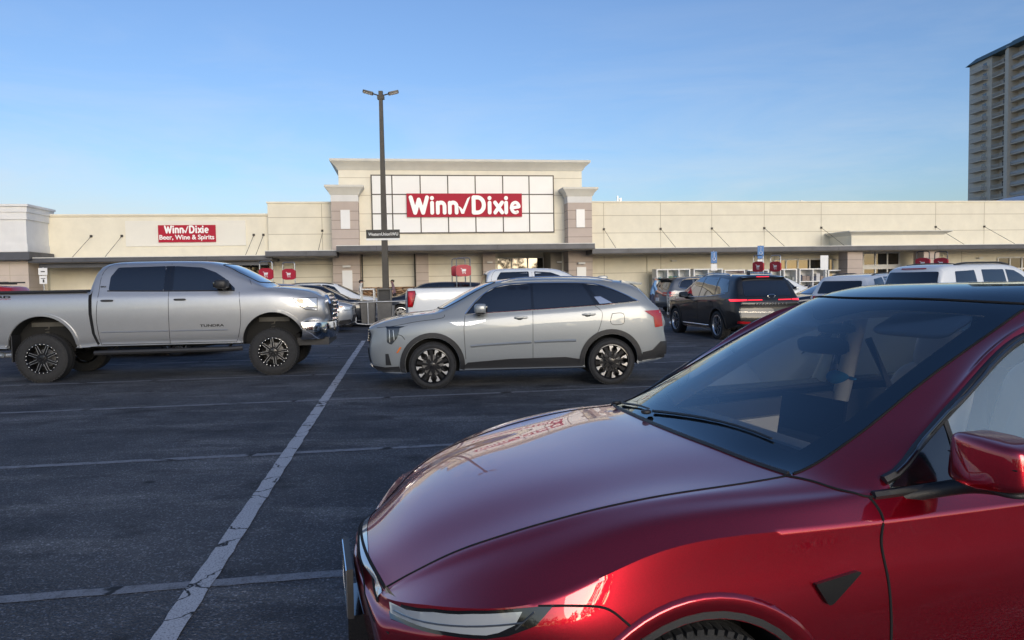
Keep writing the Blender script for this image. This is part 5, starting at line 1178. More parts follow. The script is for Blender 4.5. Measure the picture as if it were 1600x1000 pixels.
for x in st:
    row = []
    for r in range(15):
        X = x + bf.get(r, 0) * interp(bowk, x)
        if x > .5: X += noseX.get(r, 0) * (x - .5) / .31
        if x < -3.4: X -= {0: -.14, 1: -.1, 2: -.05, 3: .02, 4: .05, 5: .05, 6: .03}.get(r, 0) * (-3.4 - x) / .44
        row.append((X, interp(Y[r], x), interp(Z[r], x)))
    P.append(row)
iC, iH, iR = st.index(-.45), st.index(-1.55), st.index(-2.95)
iS0, iS1 = st.index(-.67), st.index(-3.3)
def cm(i, r):
    if r < 0: return 0
    if 10 <= r and iH <= i < iC: return 2        # windshield
    if 10 <= r and iR <= i < iH: return 3        # roof glass
    if 10 <= r and st.index(-3.6) <= i < iR: return 6
    if r == 7 and iS1 <= i < iS0: return 4       # side glass
    if r >= 10 and i >= iC: return 5             # hood
    return 0
body = shell(st, P, 10, cm, [(6, 1.0), (7, .25), (10, .30), (8, .3)], 3, 4, nose_bow=.035, tail_bow=.06, crease_stations=[(iC, .3)])
body.name = 'body'
def warp(me):
    n = len(me.vertices); co = np.empty(n * 3); me.vertices.foreach_get('co', co); co = co.reshape(-1, 3)
    sm = lambda t: np.clip(t, 0, 1)**2 * (3 - 2 * np.clip(t, 0, 1))
    far = np.clip(.5 - co[:, 1] / 1.4, 0, 1); wx = sm((co[:, 0] + .35) / .6); wz = sm((co[:, 2] - .45) / .3)
    co[:, 2] -= .045 * far * wx * wz; co[:, 0] -= .07 * sm(-co[:, 1] / .7) * sm((co[:, 0] - .45) / .4)
    me.vertices.foreach_set('co', co.ravel()); me.update()
_m = evaluated(body); body.modifiers.clear(); body.data = _m; warp(_m)
cut_arches(body, (0, -2.89), .366, .965, [P_RED, M_WELL, WSG, ROOFG, SIDEG, P_RED, M_DARKGLASS], .352)
S_ = Surf(body)
body.parent = red
pp = split_by_material(body, {2: 'windshield', 3: 'glass_roof', 4: 'side_window', 5: 'hood', 6: 'rear_window'}, red)
# panel gap ribbons follow the shell rails
def rail_pts(r, xs_, k=1, dz=0):
    out = []
    for x in xs_: out.append((x + bf.get(r, 0) * interp(bowk, x), k * interp(Y[r], x), interp(Z[r], x) + dz))
    return out
def snap(pts, off=0):
    o = []
    for p in pts:
        h = S_.t.find_nearest(Vector(p)); o.append(h[0] + (h[1] * off))
    return o
def rail_tube(name, r, x0, x1, m, rad, off=0, n=60, parent=None):
    for k in (1, -1):
        bm = bmesh.new(); bm_tube(bm, snap(rail_pts(r, [x0 + (x1 - x0) * i / n for i in range(n + 1)], k), off), rad, 6); build(name, bm, m, parent or red, 60)
rail_tube('hood_gap', 10, -.45, .805, M_GAP, .0042, -.001)
bm = bmesh.new(); bm_tube(bm, snap([(.81 + .05 * (1 - (y / .44)**2), y, .703 + .038 * (1 - (y / .44)**2)) for y in np.linspace(-.44, .44, 31)], 0), .006, 6); build('hood_front_gap', bm, M_GAP, red)
bm = bmesh.new(); bm_tube(bm, snap([(-.45 + .09 * (1 - (y / .71)**2), y, 1.02 + .02 * (1 - (y / .71)**2)) for y in np.linspace(-.70, .70, 41)], .0), .009, 6); build('cowl_seal', bm, M_BLACK, red)
rail_tube('windshield_seal', 10, -1.55, -.46, M_GAP, .005, 0)
rail_tube('window_trim', 8, -3.3, -.66, M_BLACK, .016, .004); rail_tube('window_trim_line', 8, -3.2, -.70, M_SATIN if 0 else M_GLOSSBLACK, .006, .018)
rail_tube('belt_trim', 7, -3.3, -.60, M_BLACK, .014, .002)
bm = bmesh.new(); bm_tube(bm, snap([(-1.55 + .26 * (1 - (y / .605)**2), y, 1.53) for y in np.linspace(-.60, .60, 31)], 0), .006, 6); build('roof_gap', bm, M_GAP, red)
# black border printed on the windshield
FR = mat('glass border', (.006, .007, .009), .3)
def ws_pt(x, y, off):
    h, n_ = S_.hit(x, y, 'T'); return h + n_ * off
for k in (1, -1):
    bm = bmesh.new(); rows = []
    for i in range(41):
        x = -1.53 + (-.47 + 1.53) * i / 40; yo = interp(Y[10], x) - .004; w_ = .070 + .035 * max(0, (x + .75) / .28)
        rows.append([bm.verts.new(ws_pt(x, k * (yo - w_ * j / 4), -.006)) for j in range(5)])
    for a, b_ in zip(rows, rows[1:]):
        for j in range(4): bm.faces.new((a[j], a[j + 1], b_[j + 1], b_[j])).smooth = True
    build('windshield_border', bm, FR, red, 60)
for nm, xa, wd in (('windshield_border', 'hdr', .10), ('windshield_border', 'cowl', .11)):
    bm = bmesh.new(); rows = []
    for i in range(41):
        t = -1 + 2 * i / 40
        if xa == 'hdr': y = t * .585; xe = -1.55 + .26 * (1 - (y / .605)**2) + .004; xs2 = [xe + wd * j / 4 * (1 + .9 * math.exp(-(y / .13)**2)) for j in range(5)]
        else: y = t * .70; xe = -.45 + .09 * (1 - (y / .71)**2) - .006; xs2 = [xe - wd * j / 4 for j in range(5)]
        rows.append([bm.verts.new(ws_pt(x, y, -.008)) for x in xs2])
    for a, b_ in zip(rows, rows[1:]):
        for j in range(4): bm.faces.new((a[j], a[j + 1], b_[j + 1], b_[j])).smooth = True
    build(nm, bm, FR, red, 60)
for sd_, k in (('L', 1), ('R', -1)):
    # door gaps, clamshell gap, bumper gap
    S_.lines('panel_gap', [(sd_, [(-.585, .985), (-.60, .94), (-.585, .86), (-.60, .75), (-.61, .62), (-.62, .45), (-.66, .27)])], M_GAP, red, .0055, -.001)
    S_.lines('panel_gap', [(sd_, [(-1.73, 1.02), (-1.72, .8), (-1.71, .5), (-1.70, .27)])], M_GAP, red, .005, -.001)
    bm = bmesh.new(); bm_tube(bm, snap(catmull([(-.43, k * .705, 1.018), (-.47, k * .77, 1.01), (-.51, k * .83, .995), (-.56, k * .885, .985), (-.60, k * .90, .985)])), .0045, 6); build('panel_gap', bm, M_GAP, red)
    S_.lines('panel_gap', [(sd_, [(.45, .792), (.36, .792), (.28, .782), (.23, .745), (.19, .70), (.17, .67)])], M_GAP, red, .004, -.001)
    # arch: rolled lip and dark liner
    S_.panel('arch_liner_lip', ring_poly(0, .352, .369, .388, -12, 192), sd_, M_BLACK, red, 0, .04, thick=.004); S_.panel('arch_liner_lip', ring_poly(-2.89, .352, .369, .388, -8, 188), sd_, M_BLACK, red, 0, .04, thick=.004)
    for xw in (0, -2.89):
        bm = bmesh.new()
        prof = [(.388, .001), (.405, .007), (.424, .011), (.430, .009), (.437, .0005)]; rows = []
        for i in range(33):
            a = R(-8 + 196 * i / 32); rows.append([bm.verts.new(S_.hit(xw + r * math.cos(a), max(.23, .352 + r * math.sin(a)), sd_)[0] + Vector((0, k * o_, 0))) for r, o_ in prof])
        for a, b_ in zip(rows, rows[1:]):
            for j in range(4): bm.faces.new((a[j], a[j + 1], b_[j + 1], b_[j])).smooth = True
        build('arch_flare', bm, P_RED, red, 40)
    S_.panel('sill_trim', [(-.46, .21), (-2.44, .21), (-2.44, .27), (-.46, .27)], sd_, M_BLACK, red, 0, .08, thick=.012)
    # headlight: slim lens wrapping the corner
    fo = lambda pl: pl if k > 0 else [(a - .04, b_ - .045) for a, b_ in pl]
    hl = S_.panel('headlight', fo([(.805, .705), (.77, .717), (.70, .748), (.61, .770), (.50, .785), (.41, .795), (.46, .745), (.53, .716), (.58, .704), (.67, .694), (.76, .680), (.805, .668)]), sd_, M_GLOSSBLACK, red, .002, .03)
    S_.panel('headlight_lens', fo([(.80, .699), (.76, .713), (.70, .740), (.61, .762), (.52, .775), (.49, .778), (.51, .745), (.55, .724), (.58, .714), (.67, .704), (.76, .689), (.80, .678)]), sd_, M_LENS, hl, .004, .03)
    S_.lines('lamp_line', [(sd_, fo([(.79, .690), (.66, .722), (.49, .752)])), (sd_, fo([(.46, .778), (.51, .735)]))], M_LENSDARK, hl, .0028, .005)
    # side camera on the fender
    cm_ = S_.panel('side_camera', [(-.345, .775), (-.49, .795), (-.50, .79), (-.40, .715), (-.385, .712)], sd_, mat('camera black', (.007, .007, .008), .32), red, 0, .03, .006, thick=.016)
    c_, n_ = S_.hit(-.405, .758, sd_); pass
    # door mirror
    mo = thing('side_mirror', None, None, (-.86, 1.085, 1.112) if k > 0 else (-1.14, -1.02, 1.07)); mo.parent = red
    bm = bmesh.new(); superell(bm, (0, 0, .0), (.075, .128, .072), .27, 40, 28, taper=.12)
    for v in bm.verts:
        if v.co.x > 0: v.co.x *= 1 - .35 * abs(v.co.y / .125)**2; v.co.x *= 1.35
        v.co.z *= 1 + (-.18 if v.co.y * k > 0 else .0) * abs(v.co.y / .125)
    build('mirror_cap', bm, P_RED, mo, 60)
    bm = bmesh.new(); superell(bm, (-.052, 0, 0), (.03, .118, .062), .35, 28, 12); build('mirror_rim', bm, M_GLOSSBLACK, mo, 60)
    bm = bmesh.new(); superell(bm, (-.082, 0, 0), (.004, .105, .052), .35, 28, 8); build('mirror_glass', bm, M_CHROME, mo, 60)
    bm = bmesh.new(); bm_tube(bm, [(.062 + .02 * (1 - (y / .125)**2), y, .012 - (.008 if y * k > 0 else 0)) for y in np.linspace(-.11, .11, 15)], .0022, 4); build('cap_seam', bm, M_GAP, mo, 60)
    bm = bmesh.new()
    A = [(.10, -k * .215, -.135), (-.10, -k * .21, -.13)]
    pts = catmull([(.16, -k * .205, -.145), (.05, -k * .17, -.125), (0, -k * .09, -.095), (0, k * .02, -.075)])
    bm_tube(bm, pts, .02, 8, rs=[.024 - .004 * i / len(pts) for i in range(len(pts))])
    superell(bm, (0, 0, -.072), (.062, .10, .012), .5, 20, 8)
    build('mirror_arm', bm, M_BLACK, mo, 60)
    # black corner sail between pillar and door glass
    S_.panel('corner_sail', [(-.67, 1.0), (-.93, 1.0), (-.93, 1.185)], sd_, M_GLOSSBLACK, red, .006, .04)
    S_.lines('glass_divider', [(sd_, [(-.935, .995), (-.935, 1.19)])], M_BLACK, red, .010, .006)
    S_.lines('glass_divider', [(sd_, [(-1.86, 1.03), (-1.86, 1.47)])], M_GLOSSBLACK, red, .03, .002)
    blob('door_handle', S_.hit(-1.55, .86, sd_)[0], (.11, .006, .018), P_RED, red, .5)
    S_.lines('handle_outline', [(sd_, [(-1.43, .878), (-1.66, .878), (-1.66, .842), (-1.43, .842)])], M_GAP, red, .003, 0, closed=True, smooth=False)
    S_.panel('tail_light', [(-3.84, 1.00), (-3.6, 1.01), (-3.55, .97), (-3.84, .93)], sd_, M_REDLENS, red, .003, .05)
# light bar under the hood edge
bm = bmesh.new(); rows = []
for i in range(45):
    y = -.45 + .90 * i / 44
    rows.append([bm.verts.new(S_.hit(y, z, 'F')[0] + Vector((.004, 0, 0))) for z in (.692 + .04 * (1 - (y / .45)**2), .684 + .04 * (1 - (y / .45)**2), .676 + .04 * (1 - (y / .45)**2))])
for a, b_ in zip(rows, rows[1:]):
    for j in range(2): bm.faces.new((a[j], b_[j], b_[j + 1], a[j + 1])).smooth = True
build('light_bar', bm, M_LENS, red, 60)
S_.lines('light_bar_edge', [('F', [(-.46, .67), (0, .712), (.46, .67)])], M_GAP, red, .005, .002)
S_.lines('bumper_gap', [('F', [(-.62, .64), (0, .66), (.62, .64)])], M_GAP, red, .003, 0)
S_.panel('lower_intake', [(-.55, .42), (.55, .42), (.62, .27), (-.62, .27)], 'F', M_BLACK, red, .003, .1, .04)
for y in (.52, -.52): S_.panel('lower_headlamp', [(y - .10, .55), (y + .10, .55), (y + .10, .47), (y - .10, .47)], 'F', M_LENSDARK, red, .004, .05, .02)
hx = S_.hit(.12, .60, 'F')[0].x
pf = thing('license_plate', None, None, (hx + .035, 0.05, .60)); pf.parent = red
boxes('plate_frame', [(-.02, .0, -.165, .165, -.085, .085)], M_BLACK, pf, .004); boxes('plate_border', [(.0005, .004, -.16, .16, .062, .08), (.0005, .004, -.16, .16, -.08, -.062), (.0005, .004, .145, .16, -.0615, .0615), (.0005, .004, -.16, -.145, -.0615, .0615)], M_CHROME, pf)
boxes('plate_mount', [(-.30, -.0, -.14, .14, -.26, -.086)], M_GLOSSBLACK, pf, .01)
add_wheels(red, (0, -2.89), .80, .338, .235, .24, 'split')
# ---- interior seen through the glass
DASH = mat('dashboard', (.035, .037, .04), .7, bump=.1, bscale=200); SEAT = mat('white seat vinyl', (.80, .78, .74), .5, var=.05); TRIM = mat('pale interior trim', (.74, .72, .67), .6); CHAR = mat('charcoal interior', (.05, .052, .056), .75)
HEADL = mat('headliner', (.60, .59, .57), .9)
bm = bmesh.new()
prof = [(-.42, .93), (-.47, .955), (-.62, .965), (-.78, .975), (-.90, .968), (-.955, .945), (-.96, .90), (-.92, .86), (-.92, .60), (-.42, .60)]
bm_prism(bm, prof, 'y', -.72, .72); build('dashboard', bm, DASH, red, 40)
bm = bmesh.new(); bm_prism(bm, [(-.80, .968), (-.80, .984), (-.90, .978), (-.972, .955), (-.985, .90), (-.95, .885), (-.945, .92)], 'y', -.70, .70); build('dash_trim', bm, TRIM, red, 40)
boxes('floor', [(-2.9, -.45, -.78, .78, .215, .25)], CHAR, red); boxes('console', [(-1.9, -1.0, -.12, .12, .25, .62)], CHAR, red, .03)
for k in (1, -1):
    bm = bmesh.new(); bm_prism(bm, [(-.60, .26), (-2.9, .26), (-2.9, 1.0), (-1.8, .995), (-.62, .95)], 'y', k * .80, k * .835); build('door_card', bm, CHAR, red, 30)
    bm = bmesh.new(); bm_prism(bm, [(-.95, .62), (-1.7, .62), (-1.7, .90), (-.95, .87)], 'y', k * .76, k * .799); build('door_insert', bm, TRIM, red, 30, .015)
def seat(x, y):
    s_ = bpy.data.objects.new('seat', None); COL.objects.link(s_); s_.parent = red; s_.location = (x, y, .26)
    bm = bmesh.new(); superell(bm, (0, 0, .20), (.27, .245, .11), .45, 28, 14); build('seat_cushion', bm, SEAT, s_, 60)
    bm = bmesh.new(); superell(bm, (-.30, 0, .57), (.085, .245, .36), .42, 28, 16)
    for v in bm.verts: v.co.x -= (v.co.z - .3) * .34; v.co.y *= 1 - .18 * max(0, v.co.z - .45); v.co.x += .05 * (abs(v.co.y) / .24)**2
    build('backrest', bm, SEAT, s_, 60)
    bm = bmesh.new(); superell(bm, (-.50, 0, 1.00), (.055, .14, .10), .5, 22, 14)
    for v in bm.verts: v.co.x -= (v.co.z - 1) * .25
    build('headrest', bm, SEAT, s_, 60)
    bm = bmesh.new()
    for q in (-.06, .06): bm_tube(bm, [(-.46, q, .86), (-.49, q, .96)], .008, 6)
    build('headrest_post', bm, M_CHROME, s_)
    return s_
seat(-1.62, .37); seat(-1.62, -.37)
bm = bmesh.new(); superell(bm, (-2.68, 0, .82), (.10, .62, .36), .35, 30, 14)
for v in bm.verts: v.co.x -= (v.co.z - .5) * .35
build('rear_seat', bm, SEAT, red, 60)
# steering wheel
bm = bmesh.new(); M_ = Matrix.Translation((-1.08, .37, .915)) @ Matrix.Rotation(R(-22), 4, 'Y')
bm_tube(bm, [M_ @ Vector((0, .175 * math.cos(a), .165 * math.sin(a))) for a in np.linspace(0, 2 * math.pi, 33)[:-1]], .016, 8, closed=True)
bm_tube(bm, [M_ @ Vector((0, -.165, 0)), M_ @ Vector((.01, 0, 0)), M_ @ Vector((0, .165, 0))], .018, 6); bm_tube(bm, [M_ @ Vector((.01, 0, 0)), M_ @ Vector((.20, 0, -.04))], .035, 8)
build('steering_wheel', bm, CHAR, red, 60)
# landscape screen, angled toward the driver
bm = bmesh.new(); bm_box(bm, -.008, .008, -.175, .175, -.095, .11); sc_ = build('centre_screen', bm, M_GLOSSBLACK, red, 30, .004); sc_.location = (-1.06, .0, 1.02); sc_.rotation_euler = (0, R(-10), R(8))
# mirror, camera housing, visors, hanging whale
bm = bmesh.new(); superell(bm, (0, 0, 0), (.025, .125, .035), .45, 24, 12); rv = build('rear_view_mirror', bm, M_BLACK, red, 60); rv.location = (-1.12, .0, 1.345); rv.rotation_euler = (0, R(12), R(12))
bm = bmesh.new(); bm_tube(bm, [(-1.13, 0, 1.36), (-1.17, 0, 1.42)], .012, 6); superell(bm, (-1.19, 0, 1.415), (.07, .055, .02), .5); build('mirror_mount', bm, M_BLACK, red, 60)
for k in (1, -1):
    bm = bmesh.new(); superell(bm, (0, 0, 0), (.085, .19, .012), .35, 26, 8); v_ = build('sun_visor', bm, HEADL, red, 60); v_.location = (-1.30, k * .34, 1.445); v_.rotation_euler = (0, R(26), 0)
bm = bmesh.new(); rows = []
for x in np.linspace(-1.62, -2.9, 6):   # headliner side bolsters
    rows.append(x)
for k in (1, -1):
    bm2 = bmesh.new(); bm_tube(bm2, [Vector(p) + Vector((0, -k * .115, -.075)) for p in rail_pts(9, np.linspace(-.75, -3.0, 24), k)], .038, 8); build('pillar_lining', bm2, HEADL, red, 60)
    bm2 = bmesh.new(); bm_tube(bm2, [(-1.86, k * .80, .95), (-1.90, k * .69, 1.45)], .045, 8); build('pillar_lining', bm2, HEADL, red, 60)
    bm2 = bmesh.new(); bm_tube(bm2, [(-1.92, k * .655, 1.30), (-1.96, k * .52, 1.02), (-1.95, k * .45, .60)], .022, 4); build('seat_belt', bm2, CHAR, red, 60)
bm.free()
# whale charm
wh = thing('hanging_charm', 'small blue whale charm hanging on a cord from the mirror of the red car', 'charm', (0, 0, 0), 0)
Mw = Matrix.Translation((.255, 2.883, 0)) @ Matrix.Rotation(R(195.1), 4, 'Z'); pw_ = Mw @ Vector((-1.19, .0, 1.205)); wh.location = pw_; wh.rotation_euler = (0, 0, R(170))
BLUE = mat('blue plush', (.03, .28, .62), .8, bump=.3, bscale=400)
bm = bmesh.new(); superell(bm, (0, 0, 0), (.042, .028, .030), .95, 20, 14)
for v in bm.verts:
    if v.co.x < 0: v.co.z *= 1 + v.co.x * 9; v.co.y *= 1 + v.co.x * 9; v.co.x *= 1.25
build('whale_body', bm, BLUE, wh, 70)
bm = bmesh.new()
for k in (1, -1): superell(bm, (-.062, k * .016, -.006), (.016, .018, .006), .9, 12, 8)
build('whale_tail', bm, BLUE, wh, 70)
bm = bmesh.new(); bm_tube(bm, [(0, 0, .028), (.0, .001, .075), (0, 0, .13)], .0022, 5); superell(bm, (.0, 0, .045), (.010, .006, .012), .8, 10, 8); build('cord', bm, mat('white cord', (.8, .8, .8), .7), wh, 60)
# wipers
for k, (a, b_) in enumerate((((-.43, -.22), (-.53, .50)), ((-.475, -.66), (-.44, -.28)))):
    bm = bmesh.new(); p = [ws_pt(a[0] + (b_[0] - a[0]) * t, a[1] + (b_[1] - a[1]) * t, .010) for t in np.linspace(0, 1, 9)]
    bm_tube(bm, p, .0065, 5, rs=[.007 - .003 * t for t in np.linspace(0, 1, 9)])
    q = ws_pt(a[0] + .03, a[1], .02); superell(bm, q, (.02, .02, .010), .6, 12, 8)
    build('wiper', bm, M_BLACK, red, 60)
boxes('dash_vin_plate', [(-.62, -.60, .42, .52, .968, .972)], M_SATIN, red)
# ============================================================ STREET FURNITURE
POLE = mat('bronze pole paint', (.075, .068, .058), .5, .3, var=.15, vscale=3)
lp = thing('street_lamp', 'tall bronze parking lot lamp post with two flat heads in front of the store entrance', 'lamp post', (-5.33, 31.4, 0))
boxes('concrete_base', [(-.33, .33, -.33, .33, 0, .75)], mat('concrete', (.34, .33, .31), .85), lp, .03)
bm = bmesh.new(); hts = [(.75, .122), (3, .118), (6, .095), (9.55, .072)]
rg = []
for z, r in hts: rg.append([bm.verts.new((sx * r, sy * r, z)) for sx, sy in ((1, 1), (-1, 1), (-1, -1), (1, -1))])
for a, b_ in zip(rg, rg[1:]):
    for k in range(4): bm.faces.new((a[k], a[(k + 1) % 4], b_[(k + 1) % 4], b_[k]))
bm.faces.new(rg[-1]); build('pole', bm, POLE, lp, 30)
boxes('base_cover', [(-.19, .19, -.19, .19, .75, .95)], POLE, lp, .02); boxes('bracket', [(-.14, .14, -.10, .10, 9.38, 9.52), (-.085, .085, -.085, .085, 9.5, 9.72)], POLE, lp, .01)
for k in (1, -1):
    hd = bpy.data.objects.new('lamp_head', None); COL.objects.link(hd); hd.parent = lp; hd.location = (k * .10, 0, 9.55); hd.rotation_euler = (0, R(-14 * k), R(8))
    bm = bmesh.new(); bm_prism(bm, rounded([(k * .22, -.16), (k * .66, -.14), (k * .66, .14), (k * .22, .16)], .05), 'z', -.03, .05); build('housing', bm, POLE, hd, 30, .008)
    boxes('lens', [(min(k * .26, k * .62), max(k * .26, k * .62), -.12, .12, -.045, -.03)], mat('lamp lens', (.6, .6, .58), .3), hd)
    bm = bmesh.new(); bm_tube(bm, [(0, 0, 0), (k * .24, 0, .01)], .028, 6); build('arm', bm, POLE, hd)
sg = thing('hanging_sign', 'black money-transfer sign with white lettering fixed to the lamp post', 'sign', (-5.36, 31.25, 3.58), 4)
boxes('sign_panel', [(-.70, .70, -.05, -.0, 0, .36)], mat('sign black', (.012, .012, .014), .4), sg); boxes('sign_strip', [(-.70, .68, -.045, -.0, -.08, -.003)], M_WHITE, sg)
text_obj('lettering', 'WesternUnion\\\\WU', -.61, .63, .11, .24, -.05, .004, M_WHITE, sg, bold=.012)
boxes('clamp', [(-.12, .12, 0, .03, .1, .16), (-.12, .12, 0, .03, .22, .28)], POLE, sg)
# cart returns: a pair of hoops with red cart signs and side rails
CARTRED = mat('cart sign red', (.42, .018, .04), .45)
def cart_return(loc, rz, label, L_=3.2, gap=.62, dark=False):
    t = thing('cart_corral', label, 'cart return', (*loc, 0), rz, 'cart returns with red cart signs'); st_ = M_GALV if not dark else mat('dark tube', (.06, .06, .065), .4, .6)
    for y in (0, L_):
        bm = bmesh.new(); w = .30
        bm_tube(bm, [(-w, y, 0), (-w, y, 2.62)] + [(-w + .1 - .1 * math.cos(a), y, 2.62 + .1 * math.sin(a)) for a in (.5, 1.0, 1.57)] + [(w - .1 + .1 * math.sin(a), y, 2.62 + .1 * math.cos(a)) for a in (0, .6, 1.1, 1.57)] + [(w, y, 0)], .026, 6)
        h = build('sign_hoop', bm, st_, t, 60)
        bm = bmesh.new()
        pts = [(-w - .03, 1.98), (-w - .03, 2.36), (-.15, 2.43), (.15, 2.43), (w + .03, 2.36), (w + .03, 1.98), (.15, 1.93), (-.15, 1.93)]
        bm_prism(bm, rounded(pts, .05), 'y', y - .04, y + .04); s_ = build('sign_board', bm, CARTRED, h, 30)
        bm = bmesh.new()   # cart pictogram
        for f in (-1, 1):
            yo, yi = y + f * .046, y + f * .040
            bm_prism(bm, [(-.07, 2.24), (.12, 2.24), (.09, 2.14), (-.05, 2.14)], 'y', yi, yo); bm_prism(bm, [(-.13, 2.28), (-.07, 2.28), (-.045, 2.11), (.09, 2.11), (.09, 2.09), (-.065, 2.09), (-.085, 2.26), (-.13, 2.26)], 'y', yi, yo + f * .001)
            for x in (-.03, .07): bm_prism(bm, [(x + .02 * math.cos(a), 2.055 + .02 * math.sin(a)) for a in np.linspace(0, 5.6, 9)], 'y', yi, yo)
        build('cart_symbol', bm, M_WHITE, s_)
    for x in (-.30, .30):
        bm = bmesh.new()
        for z in (.25, .95): bm_tube(bm, [(x, 0, z), (x, L_, z)], .022, 6)
        for y in (L_ * .33, L_ * .66): bm_tube(bm, [(x, y, 0), (x, y, .95)], .02, 6)
        build('side_rail', bm, st_, t)
    return t
cart_return((-10.55, 31.9), -13, 'cart return with two red signs left of the tower above the silver pickup nose', 1.9)
cart_return((-2.05, 31.8), 17, 'cart return with two red signs above the white pickup bed', .9)
cart_return((11.85, 35.5), -62, 'cart return with red sign in front of the merchandise racks, above the black SUV', 1.15)
cart_return((18.9, 34.0), -60, 'dark framed cart return with red signs behind the long white SUV roof', 1.45, dark=True)
# open corral with side rails and two litter bins by the lamp
t = thing('cart_corral', 'low galvanised cart corral rails beside the lamp post without any red sign', 'cart return', (-6.0, 28.6, 0), 8, 'cart returns with red cart signs')
bm = bmesh.new(); bm_tube(bm, [(-.35, 0, .60), (-.30, 0, .45), (0, 0, .14), (.35, 0, .10), (1.2, 0, .12)], .03, 8); bm_tube(bm, [(-.4, 0, .96), (2.05, 0, .98)], .028, 8); bm_tube(bm, [(2.05, 0, .98), (2.05, 0, .1)], .03, 6); bm_tube(bm, [(.42, 0, .97), (.42, 0, .12)], .035, 8)
bm_tube(bm, [(.42, 2.6, .97), (.42, 2.6, .1)], .03, 6); bm_tube(bm, [(.42, 0, .97), (.42, 2.6, .97)], .028, 6)
build('rail', bm, M_GALV, t, 60)
BIN = mat('brown grey bin', (.13, .125, .115), .7, var=.2, vscale=6, bump=.2, bscale=80)
for (x, y, z0, z1, lb) in ((-5.62, 28.95, .08, 1.02, 'grey metal litter bin with open framed top, left of the lamp post'), (-4.98, 29.05, .1, 1.02, 'grey litter bin with dark square hood opening, at the lamp post base')):
    b_ = thing('litter_bin', lb, 'bin', (x, y, 0), 6, 'litter bins by the lamp post')
    bm = bmesh.new(); rg = []
    for z, w in ((z0, .23), (z0 + .1, .245), (z1 - .1, .275), (z1, .275)): rg.append([bm.verts.new((sx * w, sy * w, z)) for sx, sy in ((1, 1), (-1, 1), (-1, -1), (1, -1))])
    for a, c in zip(rg, rg[1:]):
        for k in range(4): bm.faces.new((a[k], a[(k + 1) % 4], c[(k + 1) % 4], c[k]))
    bm.faces.new(rg[0]); bm.faces.new(rg[-1]); build('bin_body', bm, BIN, b_, 25, .01)
    boxes('hood_frame', [(-.27, -.22, -.27, -.22, z1, z1 + .42), (.22, .27, -.27, -.22, z1, z1 + .42), (-.27, -.22, .22, .27, z1, z1 + .42), (.22, .27, .22, .27, z1, z1 + .42), (-.28, .28, -.28, .28, z1 + .42, z1 + .47)], M_GALV if lb.startswith('grey metal') else BIN, b_)
    if not lb.startswith('grey metal'): boxes('hood', [(-.219, .219, -.15, .219, z1 + .01, z1 + .419)], M_BLACK, b_)
# sign posts
def sign_post(loc, h, plates, label, rz=8.5):
    t = thing('sign_post', label, 'sign', (*loc, 0), rz)
    bm = bmesh.new(); bm_tube(bm, [(0, 0, 0), (0, 0, h)], .03, 6); build('post', bm, M_GALV, t)
    for z0, z1, w, m in plates: boxes('sign_plate', [(-w, w, -.045, -.03, z0, z1)], m, t)
    return t
BLUES = mat('parking sign blue', (.03, .16, .42), .4)
p_ = sw(8.9 + 2.95, 5.0); t = sign_post((10.2, 37.3), 3.05, [(2.42, 3.0, .16, BLUES), (2.05, 2.38, .16, M_WHITE)], 'blue accessible parking sign on a thin post above the grey SUV roof')
bm = bmesh.new(); bm_tube(bm, [(.01, -.05, 2.88), (0, -.05, 2.72), (.06, -.05, 2.70), (.09, -.05, 2.60)], .012, 5); bm_tube(bm, [(.0 + .07 * math.cos(a), -.05, 2.63 + .07 * math.sin(a)) for a in np.linspace(2, 6.3, 12)], .012, 5); superell(bm, (.01, -.05, 2.92), (.022, .01, .022), 1, 8, 6); sym = build('symbol', bm, M_WHITE, t)
t = sign_post((12.75, 37.9), 3.3, [(2.62, 3.28, .17, BLUES), (2.3, 2.58, .17, M_WHITE)], 'blue accessible parking sign beside the red cart sign above the black SUV')
c2 = sym.copy(); COL.objects.link(c2); c2.parent = t; c2.location = (0, 0, .28)
t = sign_post((16.3, 38.6), 2.7, [(2.0, 2.75, .22, M_WHITE)], 'plain white notice sign on a post right of the shop windows')
t = sign_post((-22.6, 35.8), 2.75, [(2.38, 2.72, .20, M_WHITE), (1.95, 2.34, .17, M_WHITE)], 'small white sign post with two plates against the low left wing')
boxes('arrow_mark', [(-.09, .09, -.052, -.046, 2.52, 2.57), (-.10, .10, -.052, -.046, 2.2, 2.23), (-.02, .05, -.052, -.046, 2.02, 2.17)], M_BLACK, t)
# merchandise racks along the wall
rr = random.Random(11)
def rack(s0, w, h, cols, goods, label, grid=True):
    a = sw(s0, 1.5); t = thing('display_rack', label, 'rack', (a[0], a[1], .14), UA, 'white merchandise racks along the store wall')
    fr = [(0, .07, 0, .75, 0, h), (w - .07, w, 0, .75, 0, h), (.07, w - .07, 0, .75, h - .07, h), (.07, w - .07, .68, .75, 0, h - .07)]
    for i in range(1, cols): x = w * i / cols; fr.append((x - .03, x + .03, .0, .67, 0, h - .071))
    for z in (.05, .62, 1.22):
        if z < h - .3: fr.append((.07, w - .07, .01, .67, z, z + .05))
    boxes('rack_frame', fr, M_WHITE, t, 0)
    n = 0
    for i in range(cols):
        for z in (.10, .67, 1.27):
            if z > h - .35: continue
            x0 = w * i / cols + .05; x1 = w * (i + 1) / cols - .05; k = rr.choice((3, 4, 5)); hh = min(.45, h - z - .12)
            for q in range(k):
                c = rr.choice(goods); m = mat('goods %s' % (c,), c, .6); xa = x0 + (x1 - x0) * q / k
                boxes('goods', [(xa + .01, xa + (x1 - x0) / k - .01, .12 + rr.random() * .1, .6, z, z + hh * rr.uniform(.55, 1))], m, t)
    return t
BL = [(.03, .22, .33), (.06, .30, .42), (.04, .12, .25)]
